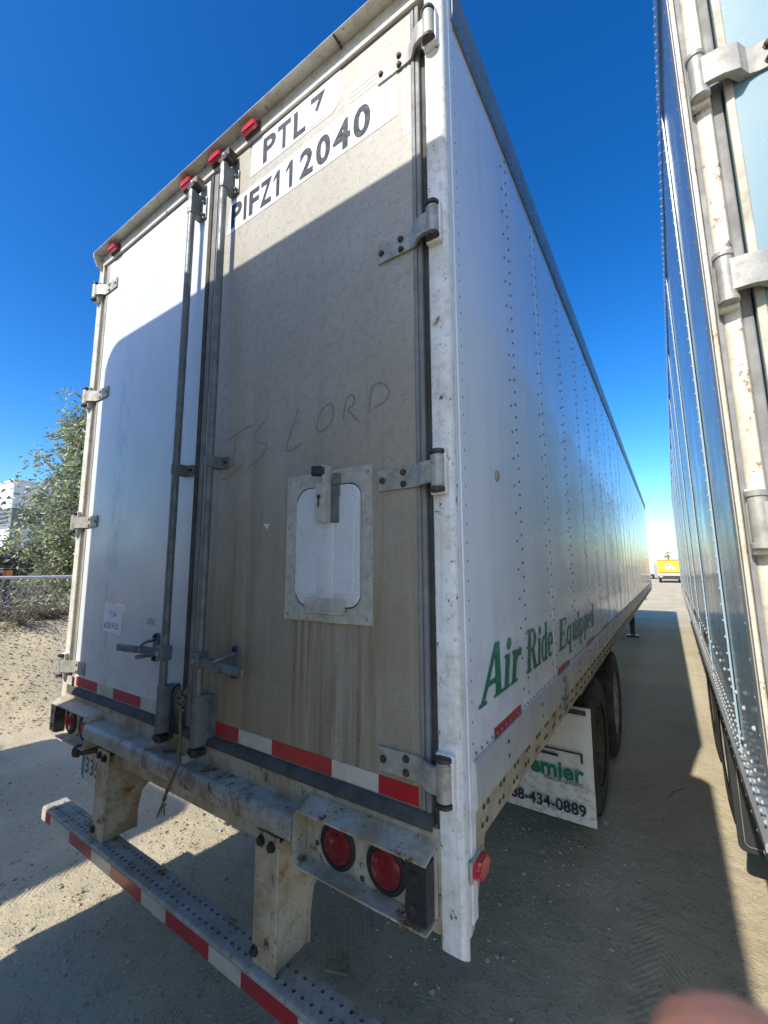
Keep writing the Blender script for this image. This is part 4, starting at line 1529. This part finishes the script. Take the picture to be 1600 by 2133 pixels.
def blue_hinge(z, sg):
    X = (lambda d: .030 + d) if sg > 0 else (lambda d: W - .030 - d)
    bm = NB()
    pr = [(.0, -.046), (.05, -.046), (.085, -.036), (.105, -.006), (.125, .000), (.26, .000), (.26, .006), (.085, .006), (.06, -.026), (.0, -.034)]
    prism(bm, pr, lambda a, b, t: Vector((X(a), b, t)), z - .040, z + .040)
    h = part('hinge', bm, 'hinge_alu', BT, smooth=35)
    bm = NB()
    lathe(bm, [(-.052, 0), (-.052, .019), (.052, .019), (.052, 0)], (X(0), -.030, z), (0, 0, 1), 20)
    part('hinge_pin', bm, 'hinge_alu', h, smooth=35)
    for zz in (-.060, .060):
        bm = NB()
        lathe(bm, [(-.009, 0), (-.009, .018), (-.005, .0225), (.006, .0225), (.009, .018), (.009, 0)], (X(0), -.030, z + zz), (0, 0, 1), 16)
        part('pin_collar', bm, 'hinge_alu', h, smooth=35)
    bm = NB()
    box(bm, X(0) - .020, X(0) + .020, -.026, -.004, z - .080, z + .075, .004)
    part('hinge_butt', bm, 'blue_post', h)
    for d, dz in ((.150, .020), (.150, -.022), (.23, 0)):
        bm = NB()
        bolt(bm, (X(d), .0, z + dz), (0, -1, 0), .0095, .011, 8)
        part('bolt', bm, 'bolt_rust', h)
for z in (3.80, 3.205, 2.615, 2.010, 1.40):
    blue_hinge(z, 1)
    blue_hinge(z, -1)
for xr in (W / 2 - .13, W / 2 + .13, .60, W - .60):
    bm = NB()
    cyl(bm, (xr, -.045, 1.10), (xr, -.045, 3.94), .017, 12)
    rod = part('lock_rod', bm, 'galv', BT, smooth=40)
    for zz in (1.25, 2.4, 3.8):
        strip('rod_guide', xr - .03, xr + .03, -.066, .006, zz - .03, zz + .03, 'galv', rod, .006)
bm = NB()
prism(bm, [(-.09, .53), (-.09, .60), (.02, .60), (.02, .53)], lambda a, b, t: Vector((t, a, b)), .2, W - .2)
part('guard_beam', bm, 'bumper_paint', BT)
for xx in (.7, W - .8):
    strip('guard_post', xx, xx + .10, -.06, .05, .60, .99, 'blue_post', BT, .004)
for y in (3.05, 4.30):
    bm = NB()
    cyl(bm, (.3, y, .505), (W - .3, y, .505), .065, 12)
    part('axle', bm, 'chassis', BT, smooth=40)
    for x, sg in ((.185, -1), (.50, 1), (W - .185, 1), (W - .50, -1)):
        wheel(x, y, sg, BT)
def black_flap(x0, x1, y):
    bm = NB()
    prism(bm, rrect(x0, x1, .285, 1.00, .035), RXZ(y), 0, .012)
    f_ = part('mud_flap', bm, 'rubber', BT)
    bm = NB()
    ring(bm, rrect(x0 + .030, x1 - .030, .315, .97, .03), rrect(x0 + .033, x1 - .033, .318, .967, .028), y - .003, y + .001)
    part('flap_border', bm, 'gasket_grey', f_)
    strip('flap_reflector', x0 + .028, x0 + .06, y - .006, y - .0005, .86, .93, 'lens_amber', f_, .002)
black_flap(.018, .62, 2.03)
black_flap(W - .62, W - .018, 2.03)
strip('slider_rail', .75, .85, .3, 6.5, .86, 1.12, 'chassis', BT, .01)
strip('slider_rail', W - .85, W - .75, .3, 6.5, .86, 1.12, 'chassis', BT, .01)
for xx in (.4, W - .4):
    bm = NB()
    box(bm, xx - .07, xx + .07, 12.1, 12.24, .0, 1.12, .01)
    box(bm, xx - .15, xx + .15, 12.02, 12.32, .0, .05, .012)
    part('landing_leg', bm, 'black_paint', BT)
strip('clearance_lamp', -.03, -.006, 9.2, 9.28, 1.06, 1.10, 'lens_amber', BT, .006)

# ------------------------------------------------------------------ trailers standing outside the picture (they cast the shade)
def plain_trailer(loc, rz, H, wd, Lg, label, paint, rr=.18):
    t = thing('semi_trailer', loc, label, 'trailer', 'trailers parked around the yard', rot=(0, 0, rz), local=True)
    h = wd / 2
    bm = NB()                                             # rear faces local +y, body runs to -y
    prof = [(-h, 1.15)] + [(-h + rr - rr * math.cos(R(a)), H - rr + rr * math.sin(R(a))) for a in range(0, 91, 15)] + [(h - rr + rr * math.sin(R(a)), H - rr + rr * math.cos(R(a))) for a in range(0, 91, 15)] + [(h, 1.15)]
    prism(bm, prof, lambda a, b, q: Vector((a, q, b)), -Lg, -.03)
    part('cargo_body', bm, paint, t, smooth=30)
    for x0, x1 in ((-h + .08, -.008), (.008, h - .08)):
        d = strip('rear_door', x0, x1, -.03, .0, 1.2, H - rr - .02, paint, t, .006)
        xm = x1 - .12 if x0 < 0 else x0 + .12
        bm = NB()
        cyl(bm, (xm, .05, 1.12), (xm, .05, H - .1 - rr), .017, 10)
        part('lock_rod', bm, 'galv', d, smooth=40)
    for x0 in (-h, h - .07):
        strip('corner_post', x0, x0 + .07, -.03, .012, .9, H - rr, 'frame_white', t, .005)
    strip('rear_sill', -h + .07, h - .07, -.02, .04, .98, 1.18, 'frame_cream', t, .005)
    strip('guard_beam', -h + .12, h - .12, .0, .10, .53, .60, 'bumper_paint', t, .006)
    for xx in (-.65, .55): strip('guard_post', xx, xx + .1, -.02, .06, .60, .98, 'frame_cream', t, .004)
    for y in (-2.9, -4.15):
        for x, sg in ((h - .18, 1), (-h + .18, -1)):
            wheel(x, y, sg, t)
    return t
plain_trailer((-1.285, -1.22, 0), 0, 4.39, 2.57, 14, 'white trailer backed up behind the photographer, casting the shade on the rear doors', 'trailer_shade')
plain_trailer((-4.79, -3.75, 0), 0, 4.15, 2.62, 14, 'white trailer standing behind the bumper, next to the backed-up trailer', 'trailer_shade')
plain_trailer((-7.43, -4.25, 0), 0, 4.15, 2.62, 14, 'white trailer standing beside the dirt bank', 'trailer_shade')
for i, (x, y) in enumerate(((7.4, 41), (11.2, 43), (15.0, 40))):
    plain_trailer((x, y, 0), math.pi, 3.9, 2.55, 9, ('nearest', 'middle', 'farthest')[i] + ' of three white trailers mirrored in the glossy trailer side', 'truck_white')

# ------------------------------------------------------------------ far end of the lane
def box_truck(loc):
    t = thing('box_truck', loc, 'yellow box truck with a white car picture on its rear door, far down the lane', 'truck', local=True)
    strip('cargo_box', -1.12, 1.12, .03, 5.2, .80, 2.62, 'truck_yellow', t, .02)
    for i in range(4):
        strip('door_slat', -1.04, 1.04, .0, .03, 1.06 + i * .36, 1.06 + i * .36 + .352, 'truck_yellow_dark', t, .006)
    strip('roof_edge', -1.13, 1.13, -.01, .06, 2.56, 2.64, 'truck_red', t, .01)
    for x0 in (-1.13, 1.05): strip('box_post', x0, x0 + .08, -.01, .05, .80, 2.58, 'truck_yellow', t, .01)
    strip('rear_bumper', -1.10, 1.10, -.06, .05, .84, 1.02, 'truck_white', t, .015)
    strip('rear_stripe', -1.04, 1.04, -.012, -.004, 1.12, 1.22, 'truck_red', t, 0)
    bm = NB()
    car = [(-.36, 1.52), (.30, 1.48), (.52, 1.54), (.55, 1.70), (.40, 1.80), (.22, 1.86), (.02, 2.08), (-.20, 2.12), (-.40, 2.02), (-.48, 1.78), (-.45, 1.60)]
    prism(bm, [(a + .08, b) for a, b in car], RXZ(0), -.010, -.003)
    pc = part('car_picture', bm, 'truck_white', t)
    bm = NB()
    prism(bm, [(-.20, 1.90), (.06, 1.88), (-.04, 2.02), (-.22, 2.05)], RXZ(0), -.014, -.0105)
    part('picture_window', bm, 'charcoal', pc)
    bm = NB()
    prism(bm, [(.02, 1.52), (.34, 1.50), (.30, 1.60), (.06, 1.62)], RXZ(0), -.014, -.0105)
    part('picture_grille', bm, 'truck_red', pc)
    strip('underrun', -1.08, 1.08, .0, .12, .42, .60, 'black_paint', t, .02)
    strip('chassis', -.8, .8, .2, 5.2, .45, .80, 'black_paint', t, .02)
    strip('number_plate', -.98, -.66, -.03, -.01, .64, .78, 'plate_white', t, .005)
    strip('step', -1.12, 1.12, -.02, .25, .62, .82, 'steel_dark', t, .01)
    for x in (-.93, .93):
        bm = NB()
        lathe(bm, [(-.13, .25), (-.14, .33), (-.12, .41), (-.09, .43), (.09, .43), (.12, .41), (.14, .33), (.13, .25), (.13, 0)], (x, .95, .43), (1, 0, 0), 24)
        part('wheel', bm, 'tyre', t, smooth=40)
    bm = NB()
    box(bm, -1.0, 1.0, 5.4, 7.1, .5, 2.2, .15, 3)
    part('cab', bm, 'truck_yellow', t)
    return t
box_truck((.62, 57.5, 0))
t = thing('delivery_truck', (-2.35, 74, 0), 'white delivery truck parked beyond the yellow box truck', 'truck', local=True)
strip('cargo_box', -1.15, 1.15, .0, 5.0, .75, 2.9, 'truck_white', t, .03)
strip('rear_door', -1.0, 1.0, -.03, .0, .95, 2.75, 'truck_white', t, .01)
strip('window', 1.152, 1.16, 1.0, 1.9, 1.7, 2.2, 'charcoal', t, .002)
strip('underrun', -1.1, 1.1, .0, .12, .40, .75, 'black_paint', t, .02)
bm = NB()
box(bm, -1.0, 1.0, 5.2, 6.8, .5, 2.2, .15, 3)
part('cab', bm, 'truck_white', t)
for x in (-.95, .95):
    bm = NB()
    lathe(bm, [(-.13, 0), (-.13, .25), (-.14, .36), (-.10, .45), (.10, .45), (.14, .36), (.13, .25), (.13, 0)], (x, 1.0, .45), (1, 0, 0), 24)
    part('wheel', bm, 'tyre', t, smooth=40)

def palm(loc, H, label):
    t = thing('palm_tree', loc, label, 'palm', local=True)
    bm = NB()
    tube(bm, [(0, 0, 0), (.06, 0, H * .4), (.02, 0, H * .8), (0, 0, H)], [.22, .17, .15, .17], 10)
    part('trunk', bm, 'bark', t, smooth=True)
    fm = FM()
    for i in range(34):
        a = random.uniform(0, 6.28)
        el = random.uniform(-.9, 1.2)
        Lf = random.uniform(.75, 1.15)
        d = Vector((math.cos(a) * math.cos(el), math.sin(a) * math.cos(el), math.sin(el)))
        base = Vector((0, 0, H))
        tip = base + d * Lf * .55
        for k in range(12):
            sp_ = (k / 11 - .5) * 2.4
            u, v = frame_of(d)
            dd = (d * math.cos(sp_) + u * math.sin(sp_)).normalized()
            e = tip + dd * Lf * .5 + Vector((0, 0, -.12 * Lf))
            q = u * .02 + v * .015
            fm.add([tuple(tip - q), tuple(tip + q), tuple(e)], [(0, 1, 2)])
        fm.add([tuple(base - Vector((.012, 0, 0))), tuple(base + Vector((.012, 0, 0))), tuple(tip)], [(0, 1, 2)])
    fm.build('crown', 'palm_leaf', t, kind=None)
palm((.75, 112, 0), 4.4, 'lone fan palm rising above the yellow box truck')

# ------------------------------------------------------------------ fence, bank plants, building
fx, fy0, fy1, fz0, fz1 = -8.30, -2.0, 9.5, .98, 1.762
fe = thing('chain_link_fence', (fx, 2, 1.0), 'galvanised chain-link fence along the top of the dirt bank', 'fence')
bm = NB()
cyl(bm, (fx, fy0, fz1), (fx, fy1, fz1), .024, 12)
part('top_rail', bm, 'fence_wire', fe, smooth=40)
for y in (fy0, .3, 3.3, 6.3, fy1):
    bm = NB()
    cyl(bm, (fx - .03, y, .85), (fx - .03, y, fz1 + .04), .026, 12)
    dome(bm, (fx - .03, y, fz1 + .04), (0, 0, 1), .026, .03, 12)
    part('post', bm, 'fence_wire', fe, smooth=40)
fm = FM()
P_ = .078
nw = int((fy1 - fy0) / P_)
def wire(pts, r=.0046):
    o = 0
    vs, fs = [], []
    for i, p in enumerate(pts):
        vs += [(p[0] + r, p[1], p[2]), (p[0], p[1] + r, p[2]), (p[0] - r, p[1], p[2]), (p[0], p[1] - r, p[2])]
        if i:
            for k in range(4):
                fs.append((4 * i - 4 + k, 4 * i - 4 + (k + 1) % 4, 4 * i + (k + 1) % 4, 4 * i + k))
    fm.add(vs, fs)
for i in range(nw):
    y0 = fy0 + i * P_
    pts = []
    nz = int((fz1 + .035 - fz0) / (P_ / 2)) + 1
    for j in range(nz):
        s_ = 1 if j % 2 else -1
        pts.append((fx + .027 + .004 * s_, y0 + s_ * P_ / 2 * 1.02 + .003 * math.sin(i * 3.1 + j), fz0 + j * P_ / 2))
    wire(pts)
fm.build('wire_mesh', 'fence_wire', fe)

def leaves(fm, c, n, rad, size, droop=.6, asp=.3):
    for _ in range(n):
        p = c + Vector((random.gauss(0, rad), random.gauss(0, rad), random.gauss(0, rad)))
        a = random.uniform(0, 6.28)
        d = Vector((math.cos(a), math.sin(a), -random.uniform(-.3, 1.6) * droop)).normalized()
        u, v = frame_of(d)
        b = random.uniform(0, 6.28)
        sd = u * math.cos(b) + v * math.sin(b)
        nn = d.cross(sd)
        s_ = size * random.uniform(.6, 1.25)
        wd = s_ * asp * random.uniform(.7, 1.2)
        q = [p, p + d * s_ * .35 + sd * wd * .5 + nn * wd * .12, p + d * s_ + nn * wd * .1, p + d * s_ * .35 - sd * wd * .5 + nn * wd * .12, p + d * s_ * .4 - nn * wd * .05]
        fm.add([tuple(k) for k in q], [(0, 1, 4), (1, 2, 4), (2, 3, 4), (3, 0, 4)])

def eucalyptus(loc):
    t = thing('eucalyptus_tree', loc, 'grey-green eucalyptus tree drooping over the chain-link fence', 'tree')
    rnd = random.Random(11)
    base = Vector(loc)
    bmt = NB()
    tube(bmt, [base + Vector(p) for p in ((0, 0, -.1), (.05, -.1, 1.0), (-.05, -.15, 2.2), (.1, -.2, 3.4), (.0, -.1, 4.6))], [.14, .11, .085, .05, .02], 10)
    part('trunk', bmt, 'bark', t, smooth=True)
    bmt = NB()
    fm = FM()
    for i in range(96):
        h = rnd.uniform(.75, 4.5)
        a = rnd.uniform(0, 6.28) if i % 3 else rnd.uniform(-2.4, -.7)
        ln = rnd.uniform(.7, 1.8) * (1.05 - .55 * abs(h - 2.0) / 2.6)
        p0 = base + Vector((0, -.12, h))
        d = Vector((math.cos(a), math.sin(a), rnd.uniform(-.05, .75)))
        p1 = p0 + d * ln * .55
        p2 = p0 + d * ln + Vector((0, 0, -.25 * ln))
        tube(bmt, [p0, p1, p2], [.022, .014, .005], 5)
        for k in range(11):
            f_ = .25 + .8 * k / 10
            c = (p0.lerp(p1, f_ * 2) if f_ < .5 else p1.lerp(p2, f_ * 2 - 1)) + Vector((rnd.gauss(0, .14), rnd.gauss(0, .14), rnd.gauss(0, .16)))
            leaves(fm, c, 27, .10, .12, .8, .42)
    part('limbs', bmt, 'bark', t, smooth=True)
    fm.build('crown', 'eucalyptus_leaf', t, kind=None)
eucalyptus((-10.2, 3.45, .55))

def dry_shrub(loc, r, label, n=30):
    t = thing('dry_shrub', loc, label, 'shrub', 'dry shrubs along the fence')
    base = Vector(loc)
    bmt = NB()
    fm = FM()
    for i in range(n):
        a = random.uniform(0, 6.28)
        e = base + Vector((math.cos(a) * r * random.uniform(.3, 1.2), math.sin(a) * r * random.uniform(.3, 1.2), r * random.uniform(.3, 1.1)))
        m = base.lerp(e, .5) + Vector((random.gauss(0, .04), random.gauss(0, .04), .03))
        tube(bmt, [base, m, e], [.006, .004, .002], 4)
        for f_ in (.5, .7, .9, 1.0):
            leaves(fm, base.lerp(e, f_), 13, .06, .045, .3, .26)
    part('stems', bmt, 'bark', t)
    fm.build('crown', 'dry_leaf', t, kind=None)
for i, (y, r) in enumerate(((.75, .26), (1.30, .30), (1.72, .22), (2.15, .30), (2.75, .3), (3.5, .3))):
    dry_shrub((-8.12 + .1 * (i % 2), y, bank_z(-8.1, y) - .02), r, ('outermost dry shrub under the fence at the picture edge', 'broad dry shrub under the chain-link fence', 'small dry shrub in the middle under the fence', 'dry shrub under the fence beside the trailer edge', 'dry shrub hidden just behind the trailer corner', 'dry shrub farthest along the fence behind the trailer')[i], 34)
# bare twigs with a few red flowers behind the fence
t = thing('bare_bush', (-8.75, 1.25, 1.02), 'bare twiggy bush with a few red flowers behind the fence', 'bush')
bmt = NB()
fm = FM()
ff = FM()
base = Vector((-8.75, 1.25, 1.02))
for i in range(46):
    a = random.uniform(0, 6.28)
    e = base + Vector((math.cos(a) * .5 * random.random(), random.uniform(-.55, .75), random.uniform(.5, .95)))
    m = base.lerp(e, .55) + Vector((random.gauss(0, .06), random.gauss(0, .06), 0))
    tube(bmt, [base, m, e], [.007, .005, .002], 4)
    leaves(fm, e, 9, .05, .04, .4, .35)
    if i % 15 == 0: leaves(ff, e, 10, .02, .03, .4, .7)
part('stems', bmt, 'bark', t)
fm.build('crown', 'dry_leaf', t, kind=None)
ff.build('flowers', 'flower_red', t, kind=None)

t = thing('flatbed_trailer', (-15.5, 6, .55), 'low charcoal flatbed trailer parked behind the fence', 'trailer')
strip('side_board', -16.9, -14.4, -6, 18, 2.02, 2.46, 'charcoal', t, .02)
strip('deck', -17, -14.35, -6, 18, 1.92, 2.0, 'steel_dark', t, .01)
strip('skirt', -16.8, -14.5, -5.8, 17.8, .75, 1.90, 'charcoal', t, .02)
strip('rub_rail', -14.36, -14.32, -6, 18, 2.22, 2.25, 'galv', t, .004)
strip('marker_lamp', -14.34, -14.30, 2.72, 2.86, 1.68, 1.86, 'orange_plastic', t, .01)
strip('tail_lamp', -14.34, -14.28, 3.5, 3.62, 2.06, 2.2, 'lens_marker', t, .01)
for y in (3.2, 4.5, 9, 10.3):
    bm = NB()
    lathe(bm, [(-.14, 0), (-.14, .25), (-.15, .40), (-.11, .50), (.11, .50), (.15, .40), (.14, .25), (.10, 0)], (-14.7, y, 1.05), (1, 0, 0), 28)
    part('wheel', bm, 'tyre', t, smooth=40)

t = thing('warehouse', (-38, 20, 1.0), 'white warehouse with a grey louvred band behind the tree', 'building')
bx0, bx1, by0, by1 = -52, -28, 6.2, 46
strip('lower_wall', bx0, bx1, by0, by1, .9, 4.0, 'building_white', t, .03)
strip('louvred_band', bx0 + .06, bx1 - .06, by0 + .06, by1 - .06, 4.0, 5.1, 'building_grey', t, .02)
strip('upper_wall', bx0, bx1, by0, by1, 5.1, 6.55, 'building_white', t, .03)
strip('base_band', bx0 - .05, bx1 + .05, by0 - .05, by1 + .05, .9, 3.0, 'building_grey', t, .02)
strip('parapet_cap', bx0 - .06, bx1 + .06, by0 - .06, by1 + .06, 6.55, 6.63, 'building_white', t, .01)
for z in (4.34, 4.58, 4.82):
    strip('louvre', bx1 - .08, bx1 - .02, by0 + .5, by0 + 6, z, z + .11, 'louvre_dark', t, .004)
    strip('louvre', bx1 - 2.2, bx1 - .5, by0 + .02, by0 + .08, z, z + .11, 'louvre_dark', t, .004)
wdw = strip('window', bx1 - 5.5, bx1 - 2.6, by0 - .02, by0 + .05, 4.05, 4.75, 'glass_blue', t, .01)
strip('window_head', bx1 - 5.6, bx1 - 2.5, by0 - .10, by0 + .05, 4.76, 4.95, 'charcoal', wdw, .01)
strip('dock_door', bx1 - .01, bx1 + .06, by0 + 3.2, by0 + 7, 1.1, 3.5, 'building_grey', t, .01)

# ------------------------------------------------------------------ the photographer's hand, its fingertip in front of the lens
def ray(px_, py_):
    return _f + _r * ((px_ - 800) / FPX) - _u * ((py_ - 1066.5) / FPX)
tip = CAM + ray(1592, 2258) * .034
dn = -_u
hand = thing('hand', tuple(tip + dn * .18), 'blurred pink fingertip intruding at the lower right corner', 'hand')
nodes = []
edges = []
def chain(prev, pts):
    for p, r in pts:
        nodes.append((p, r))
        if prev is not None: edges.append((prev, len(nodes) - 1))
        prev = len(nodes) - 1
    return prev
P3 = lambda a, b, c: tip + _r * a + dn * b + _f * c          # right, down, forward
wr = chain(None, [(P3(.03, .20, -.045), .026)])
pm = chain(wr, [(P3(.028, .165, -.04), .026), (P3(.025, .125, -.03), .026)])
chain(pm, [(P3(.004, .088, -.020), .0105), (P3(.001, .048, -.006), .0090), (P3(0, .022, 0), .0100), (P3(0, .006, 0), .0100), (P3(0, -.003, 0), .0080)])
for i, (a, l_) in enumerate(((.022, .042), (.040, .040), (.056, .032))):
    chain(pm, [(P3(a, .092 + .006 * i, -.026), .0100), (P3(a + .002, .078 + .006 * i, .008), .0090), (P3(a + .002, .092 + .006 * i, .026), .0085), (P3(a, .110 + .006 * i, .022), .0078)])
chain(pm - 1, [(P3(-.004, .150, -.020), .0125), (P3(-.022, .125, .0), .0105), (P3(-.030, .102, .012), .0092)])
fr = chain(wr, [(P3(.05, .30, -.08), .030), (P3(.08, .42, -.13), .036)])
me = bpy.data.meshes.new('skin')
me.from_pydata([tuple(p) for p, r in nodes], edges, [])
o = link(bpy.data.objects.new('skin', me))
o.parent = hand
o.location = -OFF[hand.name]
md = o.modifiers.new('Skin', 'SKIN')
for i, (p, r) in enumerate(nodes):
    me.skin_vertices[0].data[i].radius = (r, r)
me.skin_vertices[0].data[0].use_root = True
sb = o.modifiers.new('Sub', 'SUBSURF')
sb.levels = sb.render_levels = 2
me.materials.append(MAT['skin'])
